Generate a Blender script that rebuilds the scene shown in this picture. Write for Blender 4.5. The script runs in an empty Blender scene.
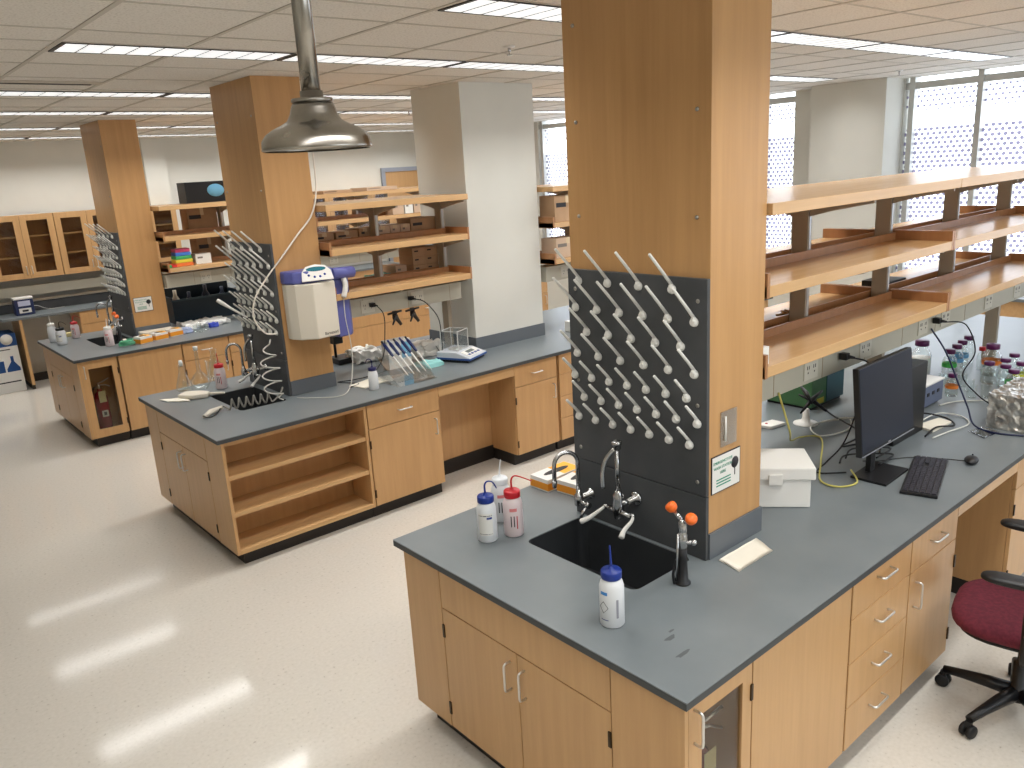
import bpy, math, random
from mathutils import Vector, Matrix, Euler
random.seed(7)
PI = math.pi
scene = bpy.context.scene
COL = scene.collection

# ---------------------------------------------------------------- camera
cam_d = bpy.data.cameras.new('camera'); cam = bpy.data.objects.new('camera', cam_d); COL.objects.link(cam)
_right = Vector((0.75435859, -0.65398637, -0.05696444))
_up = Vector((0.21251021, 0.16117773, 0.96377443))
_fwd = Vector((0.62111394, 0.73913705, -0.26056459))
m = Matrix((( _right.x, _up.x, -_fwd.x), (_right.y, _up.y, -_fwd.y), (_right.z, _up.z, -_fwd.z))).to_4x4()
m.translation = Vector((-1.65232, -1.25727, 2.46332))
cam.matrix_world = m
cam_d.sensor_width = 36.0; cam_d.lens = 803.7453/1024*36.0
cam_d.clip_start = 0.05; cam_d.clip_end = 100
scene.camera = cam

# ---------------------------------------------------------------- world, exposure
world = bpy.data.worlds.new('daylight'); scene.world = world; world.use_nodes = True
wn = world.node_tree.nodes; wl = world.node_tree.links; wn.clear()
wo = wn.new('ShaderNodeOutputWorld'); wb = wn.new('ShaderNodeBackground')
wb.inputs[0].default_value = (0.84, 0.92, 1.0, 1); wb.inputs[1].default_value = 3.6
wl.new(wb.outputs[0], wo.inputs[0])
vs = scene.view_settings
vs.view_transform = 'Standard'; vs.look = 'None'; vs.gamma = 1; vs.use_curve_mapping = False
vs.exposure = 0.08

HC = 3.154            # ceiling height
YW = 11.32; XW = 7.8; XL = -4.0; YB = -4.0
BY = (0.0, 3.6075, 7.19)   # near edge of the three islands
HT = 0.915            # worktop height

def area(name, loc, rot, sx, sy, power, color=(1, 1, 1), spread=None, portal=False):
    l = bpy.data.lights.new(name, 'AREA'); l.shape = 'RECTANGLE'; l.size = sx; l.size_y = sy
    l.energy = power; l.color = color
    if spread: l.spread = spread
    if portal: l.cycles.is_portal = True
    o = bpy.data.objects.new(name, l); o.location = loc; o.rotation_euler = rot; COL.objects.link(o)
    return o
# daylight comes in through the windows and an added back opening (portals of the sky light)
area('sky_portal', (XW+0.12, -0.5, 2.05), (0, PI/2, 0), 2.2, 6.9, 1, portal=True)
area('sky_portal', (XW+0.12, 6.62, 2.05), (0, PI/2, 0), 2.2, 4.6, 1, portal=True)
area('sky_portal', (1.5, YB-0.12, 2.35), (PI/2, 0, 0), 4.0, 1.4, 1, portal=True)  # unseen back wall opening, added to brighten faces turned to -y
# tubes of the recessed ceiling fixtures: light goes down through the louvres
ROWS = (1.715, 3.345, 5.45, 7.05, 8.97, 10.6)
for yr in ROWS:
    area('fixture_tube', (3.25, yr, HC-0.012), (0, 0, 0), 7.5, 0.24, 60, (1.0, 0.992, 0.975), spread=math.radians(136))
area('fixture_tube', (0.5, -2.3, HC-0.012), (0, 0, 0), 7.9, 0.24, 60, (1.0, 0.992, 0.975), spread=math.radians(136))
area('fixture_tube', (0.5, -0.3, HC-0.012), (0, 0, 0), 7.9, 0.24, 60, (1.0, 0.992, 0.975), spread=math.radians(136))

# ---------------------------------------------------------------- materials
MATS = {}
def mat(name, col, rough=0.5, metal=0.0, spec=0.5, trans=0.0, ior=1.45, alpha=1.0, emit=None, es=0, coat=0.0):
    if name in MATS: return MATS[name]
    M = bpy.data.materials.new(name); M.use_nodes = True
    b = M.node_tree.nodes['Principled BSDF']
    b.inputs['Base Color'].default_value = (*col, 1); b.inputs['Roughness'].default_value = rough
    b.inputs['Metallic'].default_value = metal; b.inputs['Specular IOR Level'].default_value = spec
    b.inputs['Transmission Weight'].default_value = trans; b.inputs['IOR'].default_value = ior
    b.inputs['Alpha'].default_value = alpha; b.inputs['Coat Weight'].default_value = coat
    if emit: b.inputs['Emission Color'].default_value = (*emit, 1); b.inputs['Emission Strength'].default_value = es
    MATS[name] = M
    return M
def nodes(M): return M.node_tree.nodes, M.node_tree.links, M.node_tree.nodes['Principled BSDF']
def srgb(r, g, b):
    f = lambda c: (c/255/12.92) if c/255 <= 0.04045 else ((c/255+0.055)/1.055)**2.4
    return (f(r), f(g), f(b))
def noisy(M, c1, c2, scale=(5, 5, 5), detail=4, nscale=1.0, lo=0.35, hi=0.65, bump=0.0, coord='Object', rough=None):
    n, l, b = nodes(M)
    tc = n.new('ShaderNodeTexCoord'); mp = n.new('ShaderNodeMapping'); mp.inputs['Scale'].default_value = scale
    nz = n.new('ShaderNodeTexNoise'); nz.inputs['Scale'].default_value = nscale; nz.inputs['Detail'].default_value = detail
    rp = n.new('ShaderNodeValToRGB'); rp.color_ramp.elements[0].position = lo; rp.color_ramp.elements[1].position = hi
    rp.color_ramp.elements[0].color = (*c1, 1); rp.color_ramp.elements[1].color = (*c2, 1)
    l.new(tc.outputs[coord], mp.inputs[0]); l.new(mp.outputs[0], nz.inputs[0]); l.new(nz.outputs[0], rp.inputs[0]); l.new(rp.outputs[0], b.inputs['Base Color'])
    if bump:
        bp = n.new('ShaderNodeBump'); bp.inputs['Strength'].default_value = bump; bp.inputs['Distance'].default_value = 0.002
        l.new(nz.outputs[0], bp.inputs['Height']); l.new(bp.outputs[0], b.inputs['Normal'])
    if rough:
        mr = n.new('ShaderNodeMapRange'); mr.inputs[3].default_value = rough[0]; mr.inputs[4].default_value = rough[1]
        l.new(nz.outputs[0], mr.inputs[0]); l.new(mr.outputs[0], b.inputs['Roughness'])
    return nz, rp
def wood(name, base, scale, vary=0.06, rough=0.32):
    M = mat(name, base, rough, spec=0.45)
    n, l, b = nodes(M)
    tc = n.new('ShaderNodeTexCoord'); oi = n.new('ShaderNodeObjectInfo')
    ad = n.new('ShaderNodeVectorMath'); ad.operation = 'ADD'
    ml = n.new('ShaderNodeMath'); ml.operation = 'MULTIPLY'; ml.inputs[1].default_value = 37.0
    l.new(oi.outputs['Random'], ml.inputs[0]); l.new(tc.outputs['Object'], ad.inputs[0]); l.new(ml.outputs[0], ad.inputs[1])
    mp = n.new('ShaderNodeMapping'); mp.inputs['Scale'].default_value = scale
    l.new(ad.outputs[0], mp.inputs[0])
    n1 = n.new('ShaderNodeTexNoise'); n1.inputs['Scale'].default_value = 1.0; n1.inputs['Detail'].default_value = 5; n1.inputs['Roughness'].default_value = 0.62
    l.new(mp.outputs[0], n1.inputs[0])
    rp = n.new('ShaderNodeValToRGB'); e = rp.color_ramp.elements
    e[0].position = 0.28; e[1].position = 0.74
    d = 1-vary*2.2; e[0].color = (base[0]*d, base[1]*d*0.97, base[2]*d*0.93, 1)
    u = 1+vary; e[1].color = (min(1, base[0]*u), min(1, base[1]*u), min(1, base[2]*u), 1)
    l.new(n1.outputs[0], rp.inputs[0]); l.new(rp.outputs[0], b.inputs['Base Color'])
    return M
WOODC = srgb(208, 164, 108)
W_V = wood('maple_vertical_grain', srgb(200, 159, 111), (26, 26, 1.6), vary=0.045)
W_H = wood('maple_lengthwise_grain', srgb(207, 168, 120), (1.6, 26, 26), vary=0.05, rough=0.24)
W_COL = wood('maple_column_panel', srgb(194, 150, 100), (20, 20, 1.1), vary=0.055)
W_DK = wood('maple_edge_band', srgb(172, 124, 84), (26, 26, 1.6))
TOP = mat('grey_epoxy_worktop', srgb(112, 118, 121), 0.36, spec=0.5)
noisy(TOP, srgb(108, 115, 118), srgb(119, 125, 127), (2.2, 2.2, 2.2), 6, 1.4, 0.35, 0.7, rough=(0.29, 0.36))
CORE = mat('black_worktop_core', srgb(62, 66, 68), 0.5)
RACK = mat('dark_grey_epoxy_board', srgb(72, 74, 76), 0.45)
noisy(RACK, srgb(66, 68, 70), srgb(78, 80, 82), (3, 3, 3), 5, 1.6)
COVE = mat('grey_vinyl_cove', srgb(96, 101, 106), 0.5)
TOE = mat('black_vinyl_base', srgb(38, 34, 32), 0.45)
SINK = mat('black_epoxy_sink', srgb(48, 50, 52), 0.4)
WALLM = mat('painted_plaster_white', srgb(214, 213, 205), 0.75, spec=0.2)
noisy(WALLM, srgb(211, 210, 202), srgb(217, 216, 208), (1.5, 1.5, 1.5), 3, 1.0)
CHROME = mat('chrome', (0.50, 0.50, 0.50), 0.16, 1.0)
STEEL = mat('brushed_nickel', (0.60, 0.57, 0.50), 0.24, 1.0)
noisy(STEEL, (0.30, 0.28, 0.25), (0.46, 0.43, 0.38), (9, 9, 9), 5, 1.0, rough=(0.14, 0.34))
ALU = mat('satin_aluminium', (0.70, 0.69, 0.67), 0.33, 1.0)
GALV = mat('taupe_painted_steel', srgb(168, 156, 138), 0.45, 0.0)
SLOT = mat('slotted_zinc_strip', (0.45, 0.45, 0.44), 0.35, 1.0)
RACE = mat('beige_raceway', srgb(186, 182, 166), 0.45)
PEG = mat('white_peg_plastic', srgb(226, 225, 218), 0.35)
WHITE = mat('white_plastic', srgb(228, 226, 220), 0.4)
CREAM = mat('cream_plastic', srgb(216, 208, 192), 0.42)
PURP = mat('violet_blue_plastic', srgb(92, 96, 160), 0.38)
BLACK = mat('black_plastic', srgb(22, 22, 24), 0.4)
BLKM = mat('black_rubber_cable', srgb(18, 18, 20), 0.55)
BLUEC = mat('navy_blue_cap', srgb(24, 50, 132), 0.35)
REDC = mat('red_cap', srgb(190, 30, 40), 0.35)
BOTTLE = mat('milky_polyethylene', srgb(226, 228, 230), 0.35)
BOTTLE.node_tree.nodes['Principled BSDF'].inputs['Subsurface Weight'].default_value = 0.0
PINKB = mat('pinkish_milky_polyethylene', srgb(226, 208, 208), 0.35)
PAPER = mat('paper_towel', srgb(232, 226, 210), 0.85)
CARD = mat('brown_cardboard', srgb(176, 144, 112), 0.8)
noisy(CARD, srgb(168, 136, 104), srgb(184, 152, 120), (4, 4, 4), 3, 1.0)
CARD2 = mat('pale_cardboard', srgb(196, 170, 146), 0.8)
TAPE = mat('packing_tape', srgb(206, 186, 150), 0.35)
INK = mat('black_ink', srgb(40, 40, 44), 0.6)
GREENI = mat('green_ink', srgb(30, 140, 110), 0.5)
GLASSD = mat('cabinet_glass', (0.9, 0.93, 0.92), 0.02, spec=0.5)
def thin_glass(name, tint, fac, rough=0.02):
    M = bpy.data.materials.new(name); M.use_nodes = True; n = M.node_tree.nodes; l = M.node_tree.links; n.clear()
    o = n.new('ShaderNodeOutputMaterial'); mx = n.new('ShaderNodeMixShader'); t = n.new('ShaderNodeBsdfTransparent'); g = n.new('ShaderNodeBsdfGlossy')
    f = n.new('ShaderNodeLayerWeight'); f.inputs[0].default_value = 0.35
    mm = n.new('ShaderNodeMath'); mm.operation = 'MULTIPLY_ADD'; mm.inputs[1].default_value = fac; mm.inputs[2].default_value = 0.03
    t.inputs[0].default_value = (*tint, 1); g.inputs[1].default_value = rough
    l.new(f.outputs['Facing'], mm.inputs[0]); l.new(mm.outputs[0], mx.inputs[0]); l.new(t.outputs[0], mx.inputs[1]); l.new(g.outputs[0], mx.inputs[2]); l.new(mx.outputs[0], o.inputs[0])
    MATS[name] = M; return M
TGL = thin_glass('clear_laboratory_glass', (0.94, 0.97, 0.96), 0.6)
ACR = thin_glass('clear_acrylic', (0.97, 0.98, 0.98), 0.5)
DGL = thin_glass('cabinet_door_glass', (0.82, 0.81, 0.78), 0.14)
FILM = thin_glass('clear_film', (0.86, 0.88, 0.9), 0.8, 0.12)
PURCAP = mat('dark_purple_cap', srgb(86, 24, 76), 0.35)
FOIL = mat('crumpled_foil', (0.72, 0.70, 0.66), 0.32, 0.85)
noisy(FOIL, (0.35, 0.33, 0.30), (0.85, 0.83, 0.78), (22, 22, 22), 6, 1.0, 0.3, 0.7, bump=1.0)
BURG = mat('burgundy_fabric', srgb(92, 24, 40), 0.85)
noisy(BURG, srgb(84, 20, 36), srgb(100, 28, 44), (60, 60, 60), 2, 1.0, bump=0.4)
ORANGE = mat('orange_plastic', srgb(238, 110, 36), 0.4)
OCARD = mat('orange_white_carton', srgb(232, 150, 40), 0.5)
NAVY = mat('navy_cardboard', srgb(26, 70, 128), 0.6)
TEALD = mat('dark_teal_plastic', srgb(18, 38, 50), 0.4)
EXT = mat('dark_red_enamel', srgb(150, 24, 34), 0.25)
YEL = mat('yellow_cable', srgb(196, 186, 96), 0.5)
WCAB = mat('white_cable', srgb(214, 214, 206), 0.45)
COILM = mat('grey_white_tubing', srgb(190, 188, 180), 0.35)
GREENB = mat('green_enamel', srgb(70, 112, 72), 0.5)
TEALB = mat('blue_green_enamel', srgb(56, 92, 100), 0.5)
MINT = mat('mint_fabric', srgb(150, 210, 206), 0.8)

# ---------------------------------------------------------------- mesh builder
class MB:
    def __init__(s): s.v = []; s.f = []; s.sm = []
    def add(s, vs_, fs, smooth=False, mx=None):
        o = len(s.v)
        for p in vs_:
            p = Vector(p)
            if mx is not None: p = mx @ p
            s.v.append(p)
        for f in fs: s.f.append(tuple(i+o for i in f)); s.sm.append(smooth)
        return s
    def box(s, x0, x1, y0, y1, z0, z1, mx=None):
        v = [(x0, y0, z0), (x1, y0, z0), (x1, y1, z0), (x0, y1, z0), (x0, y0, z1), (x1, y0, z1), (x1, y1, z1), (x0, y1, z1)]
        return s.add(v, [(0, 3, 2, 1), (4, 5, 6, 7), (0, 1, 5, 4), (1, 2, 6, 5), (2, 3, 7, 6), (3, 0, 4, 7)], mx=mx)
    def lathe(s, prof, c=(0, 0, 0), seg=20, mx=None, smooth=True, cap0=True, cap1=True):
        vs_ = []; n = len(prof)
        for r, z in prof:
            for k in range(seg):
                a = 2*PI*k/seg; vs_.append((c[0]+r*math.cos(a), c[1]+r*math.sin(a), c[2]+z))
        fs = []
        for i in range(n-1):
            for k in range(seg):
                k2 = (k+1) % seg; fs.append((i*seg+k, i*seg+k2, (i+1)*seg+k2, (i+1)*seg+k))
        s.add(vs_, fs, smooth, mx)
        o = len(s.v)-len(vs_)
        if cap0 and prof[0][0] > 1e-5: s.f.append(tuple(o+k for k in range(seg))[::-1]); s.sm.append(False)
        if cap1 and prof[-1][0] > 1e-5: s.f.append(tuple(o+(n-1)*seg+k for k in range(seg))); s.sm.append(False)
        return s
    def tube(s, pts, r, seg=8, closed=False, mx=None, rs=None):
        P = [Vector(p) for p in pts]; n = len(P)
        vs_ = []; prev = None
        for i, p in enumerate(P):
            t = (P[min(i+1, n-1)]-P[max(i-1, 0)])
            if t.length < 1e-9: t = Vector((0, 0, 1))
            t.normalize()
            if prev is None:
                u = t.orthogonal().normalized()
            else:
                u = prev-t*prev.dot(t)
                u = u.normalized() if u.length > 1e-6 else t.orthogonal().normalized()
            prev = u; w = t.cross(u)
            rr = rs[i] if rs else r
            for k in range(seg):
                a = 2*PI*k/seg; vs_.append(p+(u*math.cos(a)+w*math.sin(a))*rr)
        fs = [(i*seg+k, i*seg+(k+1) % seg, (i+1)*seg+(k+1) % seg, (i+1)*seg+k) for i in range(n-1) for k in range(seg)]
        s.add(vs_, fs, True, mx)
        o = len(s.v)-len(vs_)
        s.f.append(tuple(o+k for k in range(seg))[::-1]); s.sm.append(False)
        s.f.append(tuple(o+(n-1)*seg+k for k in range(seg))); s.sm.append(False)
        return s
    def prism(s, poly, z0, z1, mx=None):     # poly in xy, extruded along z
        n = len(poly); v = [(x, y, z0) for x, y in poly]+[(x, y, z1) for x, y in poly]
        fs = [tuple(range(n))[::-1], tuple(range(n, 2*n))]+[(i, (i+1) % n, n+(i+1) % n, n+i) for i in range(n)]
        return s.add(v, fs, mx=mx)
    def sphere(s, c, r, seg=14, rings=8, sc=(1, 1, 1), mx=None):
        vs_ = []
        for i in range(rings+1):
            th = PI*i/rings
            for k in range(seg):
                a = 2*PI*k/seg; vs_.append((c[0]+r*sc[0]*math.sin(th)*math.cos(a), c[1]+r*sc[1]*math.sin(th)*math.sin(a), c[2]+r*sc[2]*math.cos(th)))
        fs = [(i*seg+k, (i+1)*seg+k, (i+1)*seg+(k+1) % seg, i*seg+(k+1) % seg) for i in range(rings) for k in range(seg)]
        return s.add(vs_, fs, True, mx)
ORG = {}
def _build(s, name, material, parent=None, loc=None, bev=0, subsurf=0, label=None):
    # vertices are given in world coordinates and stored relative to the thing's origin
    me = bpy.data.meshes.new(name)
    off = ORG.get(parent, Vector((0, 0, 0))) if parent else (Vector(loc) if loc is not None else Vector((0, 0, 0)))
    me.from_pydata([tuple(p-off) for p in s.v], [], s.f); me.update()
    me.polygons.foreach_set('use_smooth', s.sm); me.materials.append(material)
    o = bpy.data.objects.new(name, me); COL.objects.link(o); ORG[o] = off
    if parent: o.parent = parent
    else: o.location = off
    if bev:
        b = o.modifiers.new('bevel', 'BEVEL'); b.width = bev; b.segments = 2; b.limit_method = 'ANGLE'; b.angle_limit = 0.7
    if subsurf:
        b = o.modifiers.new('smooth', 'SUBSURF'); b.levels = subsurf; b.render_levels = subsurf
    if label: o['label'] = label
    return o
MB.build = _build
def box(*a): return MB().box(*a)

def tag(o, label, cat, group=None, kind=None):
    o['label'] = label; o['category'] = cat
    if group: o['group'] = group
    if kind: o['kind'] = kind
    return o
def struct(o): o['kind'] = 'structure'; return o
def thing(name, label, cat, loc=(0, 0, 0), group=None):
    o = bpy.data.objects.new(name, None); COL.objects.link(o); o.empty_display_size = 0.05
    o.location = loc; ORG[o] = Vector(loc)
    return tag(o, label, cat, group)
KIDS = None
def dup(root, loc, rz=0.0, label=None, group=None, scale=None):
    def kids(o): return [c for c in COL.objects if c.parent == o]
    def cp(o, parent=None):
        c = o.copy(); COL.objects.link(c)
        if parent: c.parent = parent
        for k in kids(o): cp(k, c)
        return c
    r = cp(root); r.location = loc; r.rotation_euler = (0, 0, rz)
    if scale: r.scale = (scale, scale, scale)
    if label: r['label'] = label
    if group: r['group'] = group
    return r
def rrect(x0, x1, y0, y1, r, n=5):
    pts = []
    for cx, cy, a0 in ((x1-r, y1-r, 0), (x0+r, y1-r, PI/2), (x0+r, y0+r, PI), (x1-r, y0+r, 1.5*PI)):
        for k in range(n+1):
            a = a0+PI/2*k/n; pts.append((cx+r*math.cos(a), cy+r*math.sin(a)))
    return pts
def smooth_path(pts, n=8):
    P = [Vector(p) for p in pts]; out = []
    for i in range(len(P)-1):
        p0 = P[max(i-1, 0)]; p1 = P[i]; p2 = P[i+1]; p3 = P[min(i+2, len(P)-1)]
        for k in range(n):
            t = k/n
            out.append(0.5*((2*p1)+(p2-p0)*t+(2*p0-5*p1+4*p2-p3)*t*t+(3*p1-p0-3*p2+p3)*t**3))
    out.append(P[-1]); return out
def text(name, body, size, loc, rot, material, parent, depth=0.0004, align='CENTER', label=None, scale_x=1.0):
    cu = bpy.data.curves.new(name, 'FONT'); cu.body = body; cu.size = size; cu.extrude = depth
    cu.align_x = align; cu.align_y = 'CENTER'
    tmp = bpy.data.objects.new(name, cu); COL.objects.link(tmp)
    bpy.context.view_layer.update()
    me = bpy.data.meshes.new_from_object(tmp.evaluated_get(bpy.context.evaluated_depsgraph_get()))
    COL.objects.unlink(tmp); bpy.data.objects.remove(tmp)
    me.materials.clear(); me.materials.append(material)
    off = ORG.get(parent, Vector((0, 0, 0)))
    mx = Matrix.Translation(Vector(loc)-off) @ Euler(rot).to_matrix().to_4x4() @ Matrix.Scale(scale_x, 4, (1, 0, 0))
    me.transform(mx)
    o = bpy.data.objects.new(name, me); COL.objects.link(o); o.parent = parent; ORG[o] = off
    return o
def pull(parent, a, b, out, r=0.005, mt=None, name='handle'):
    """D shaped bar pull from a to b standing off by vector out"""
    a = Vector(a); b = Vector(b); o = Vector(out); d = (b-a).normalized()*0.012
    pts = smooth_path([a, a+o*0.75, a+o+d, (a+b)/2+o, b+o-d, b+o*0.75, b], 4)
    return MB().tube(pts, r, 8).build(name, mt or ALU, parent)
# ================================================================ THE ROOM
FLOOR = mat('speckled_vinyl_floor', srgb(205, 198, 186), 0.16, spec=0.5)
n, l, b = nodes(FLOOR)
tc = n.new('ShaderNodeTexCoord'); nz = n.new('ShaderNodeTexNoise'); nz.inputs['Scale'].default_value = 55; nz.inputs['Detail'].default_value = 3
rp = n.new('ShaderNodeValToRGB'); e = rp.color_ramp.elements
e[0].position = 0.26; e[0].color = (*srgb(176, 168, 156), 1); e[1].position = 0.34; e[1].color = (*srgb(204, 198, 187), 1)
e2 = rp.color_ramp.elements.new(0.72); e2.color = (*srgb(212, 206, 196), 1)
l.new(tc.outputs['Object'], nz.inputs[0]); l.new(nz.outputs[0], rp.inputs[0]); l.new(rp.outputs[0], b.inputs['Base Color'])
nw = n.new('ShaderNodeTexNoise'); nw.inputs['Scale'].default_value = 2.2; nw.inputs['Detail'].default_value = 2
bp = n.new('ShaderNodeBump'); bp.inputs['Strength'].default_value = 0.05; bp.inputs['Distance'].default_value = 0.01
l.new(tc.outputs['Object'], nw.inputs[0]); l.new(nw.outputs[0], bp.inputs['Height']); l.new(bp.outputs[0], b.inputs['Normal'])
mr = n.new('ShaderNodeMapRange'); mr.inputs[3].default_value = 0.05; mr.inputs[4].default_value = 0.13
n3 = n.new('ShaderNodeTexNoise'); n3.inputs['Scale'].default_value = 1.1; l.new(tc.outputs['Object'], n3.inputs[0]); l.new(n3.outputs[0], mr.inputs[0]); l.new(mr.outputs[0], b.inputs['Roughness'])
struct(box(XL-.1, XW+.1, YB-.1, YW+.1, -0.1, 0).build('floor', FLOOR, loc=(0, 0, 0)))

CEIL = mat('mineral_ceiling_tile', srgb(206, 199, 188), 0.9, spec=0.1)
noisy(CEIL, srgb(206, 200, 191), srgb(226, 221, 213), (90, 90, 90), 3, 1.0, 0.33, 0.5)
struct(box(XL-.1, XW+.1, YB-.1, YW+.1, HC, HC+0.1).build('ceiling', CEIL, loc=(0, 0, 0)))
TBAR = mat('ceiling_grid_paint', srgb(190, 183, 172), 0.6)
g = MB()
k = -6
while True:
    xg = -0.575+0.61*k; k += 1
    if xg < XL: continue
    if xg > XW: break
    g.box(xg-.012, xg+.012, YB, YW, HC-.004, HC)
yg = []
for base in (-3.6, 0.0, 3.63, 7.255):
    yg += [base+v for v in (0.31, 0.92, 1.56, 1.87, 2.20, 2.85, 3.19, 3.50)]
for y in yg:
    if YB < y < YW: g.box(XL, XW, y-.008, y+.008, HC-.003, HC)
struct(g.build('trim_1', TBAR, loc=(0, 0, 0)))

# walls
struct(box(XL-.1, XL, YB, YW, 0, HC).build('wall_left', WALLM, loc=(0, 0, 0)))
w = MB().box(XL, XW, YW, YW+.1, 0, HC)
struct(w.build('wall_far', WALLM, loc=(0, 0, 0)))
w = MB().box(XL, -.5, YB-.1, YB, 0, HC).box(3.5, XW, YB-.1, YB, 0, HC).box(-.5, 3.5, YB-.1, YB, 0, 1.65).box(-.5, 3.5, YB-.1, YB, 3.05, HC)  # opening out of view, added and sized to let sky light in from behind
struct(w.build('wall_back', WALLM, loc=(0, 0, 0)))
w = MB().box(XW, XW+.2, YB, -3.95, 0, HC).box(XW, XW+.2, YB, YW, 0, .95).box(XW, XW+.2, 2.98, 4.30, .95, HC).box(XW, XW+.2, 8.95, YW, .95, HC)
w.box(XW-.42, XW, 2.985, 3.85, 0, HC)
struct(w.build('wall_right', WALLM, loc=(0, 0, 0)))
struct(box(XW-.06, XW, 2.98-7, 2.98, .95, .98).build('trim_2', WHITE, loc=(0, 0, 0)))
struct(box(XL, -.5, YW-.012, YW-.001, 0, .1).build('baseboard_far', TOE, loc=(0, 0, 0)))
struct(box(XL, XL+.012, YB, YW-.2, 0, .1).build('baseboard_left', TOE, loc=(0, 0, 0)))

# windows: aluminium frames and fritted panes
FRAME = mat('window_frame_aluminium', srgb(196, 196, 192), 0.4, 0.3)
PANE = bpy.data.materials.new('fritted_window_glass'); PANE.use_nodes = True
n = PANE.node_tree.nodes; l = PANE.node_tree.links; n.clear()
out = n.new('ShaderNodeOutputMaterial'); mix = n.new('ShaderNodeMixShader'); tr = n.new('ShaderNodeBsdfTransparent'); df = n.new('ShaderNodeBsdfDiffuse'); tl = n.new('ShaderNodeBsdfTranslucent'); m2 = n.new('ShaderNodeMixShader')
df.inputs[0].default_value = (0.55, 0.52, 0.70, 1); tl.inputs[0].default_value = (0.20, 0.185, 0.30, 1); m2.inputs[0].default_value = 0.5
l.new(df.outputs[0], m2.inputs[1]); l.new(tl.outputs[0], m2.inputs[2])
tc = n.new('ShaderNodeTexCoord'); sx = n.new('ShaderNodeSeparateXYZ'); l.new(tc.outputs['Object'], sx.inputs[0])
def mth(op, a, b=None, c=None):
    q = n.new('ShaderNodeMath'); q.operation = op
    for i, v in enumerate((a, b, c)):
        if v is None: continue
        if isinstance(v, (int, float)): q.inputs[i].default_value = v
        else: l.new(v, q.inputs[i])
    return q.outputs[0]
PITCH = 0.062
v_ = mth('DIVIDE', sx.outputs[2], PITCH*0.80); row = mth('FLOOR', v_)
sh = mth('MULTIPLY', mth('MODULO', row, 2.0), 0.5)
u_ = mth('ADD', mth('DIVIDE', sx.outputs[1], PITCH), sh)
fu = mth('MULTIPLY', mth('SUBTRACT', mth('SUBTRACT', u_, mth('FLOOR', u_)), 0.5), 1.0)
fv = mth('MULTIPLY', mth('SUBTRACT', mth('SUBTRACT', v_, row), 0.5), 0.80)
d2 = mth('ADD', mth('MULTIPLY', fu, fu), mth('MULTIPLY', fv, fv))
rad = mth('ADD', mth('MULTIPLY', mth('LESS_THAN', sx.outputs[2], 2.62), 0.05), 0.05)
dot = mth('LESS_THAN', d2, rad)
band = mth('ADD', mth('LESS_THAN', sx.outputs[2], 2.62), mth('MULTIPLY', mth('GREATER_THAN', sx.outputs[2], 2.80), mth('LESS_THAN', sx.outputs[2], 3.02)))
fac = mth('MULTIPLY', mth('MULTIPLY', dot, band), 0.78)
l.new(fac, mix.inputs[0]); l.new(tr.outputs[0], mix.inputs[1]); l.new(m2.outputs[0], mix.inputs[2]); l.new(mix.outputs[0], out.inputs[0])
def window(name, y0, y1, mulls):
    f = MB()
    f.box(XW+.02, XW+.12, y0, y1, 3.03, 3.10); f.box(XW+.02, XW+.12, y0, y1, .95, 1.02)
    for ym in mulls: f.box(XW-.0, XW+.14, ym-.028, ym+.028, .95, HC)
    o = struct(f.build(name, FRAME, loc=(0, 0, 0)))
    p = MB().box(XW+.07, XW+.078, y0, y1, 1.0, HC-.005).build('window_pane', PANE, o)
    p['label'] = 'window glass printed with a grid of small lilac dots'
    return o
window('window_1', -3.95, 2.98, [2.90-0.69*i for i in range(10)])
window('window_2', 4.30, 8.95, [8.87-0.69*i for i in range(7)])

# white column casing of the room (stands in the middle island) and its cove
t = thing('white_column', 'broad white painted square column rising through the middle island', 'column', (2.585, 4.235, HT))
box(2.585, 3.39, 4.235, 4.93, HT+.001, HC-.001).build('casing', WALLM, t)
MB().box(2.575, 3.40, 4.225, 4.94, HT+.001, 1.03).build('cove_base', COVE, t)

# ceiling fixtures
LENS = mat('louvred_lamp_lens', srgb(235, 238, 240), 0.4, emit=(0.95, 0.98, 1.0), es=0.70)
LOUV = mat('fixture_louvre', srgb(120, 120, 120), 0.4, 0.3)
FTRIM = mat('fixture_trim', srgb(60, 58, 56), 0.5)
def fixture(x0, yr):
    rn = {0: 'front row, above the near island', 1: 'second row, just before the middle wooden column', 2: 'third row, above the middle island', 3: 'fourth row, before the far wooden column', 4: 'fifth row, above the far island', 5: 'last row, along the far wall'}[ROWS.index(yr)]
    t = thing('ceiling_light', 'long narrow recessed ceiling light in the '+rn, 'ceiling light', (x0+.6, yr, HC), 'ceiling lights of the '+rn.split(',')[0])
    h = 0.145
    f = MB().box(x0, x0+1.2, yr-h, yr-h+.012, HC-.007, HC-.001).box(x0, x0+1.2, yr+h-.012, yr+h, HC-.007, HC-.001)
    f.box(x0, x0+.02, yr-h, yr+h, HC-.007, HC-.001).box(x0+1.18, x0+1.2, yr-h, yr+h, HC-.007, HC-.001).build('frame', FTRIM, t)
    box(x0+.02, x0+1.18, yr-h+.012, yr+h-.012, HC-.0055, HC-.002).build('lens', LENS, t)
    lv = MB()
    for i in range(1, 10): lv.box(x0+.12*i-.003, x0+.12*i+.003, yr-h+.012, yr+h-.012, HC-.007, HC-.0055)
    lv.build('louvre', LOUV, t)
for yr in ROWS:
    for i in range(7):
        x0 = -0.555+1.22*i
        if x0+1.2 > 7.6: continue
        if yr == ROWS[0] and i == 0: continue
        fixture(x0, yr)
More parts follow.
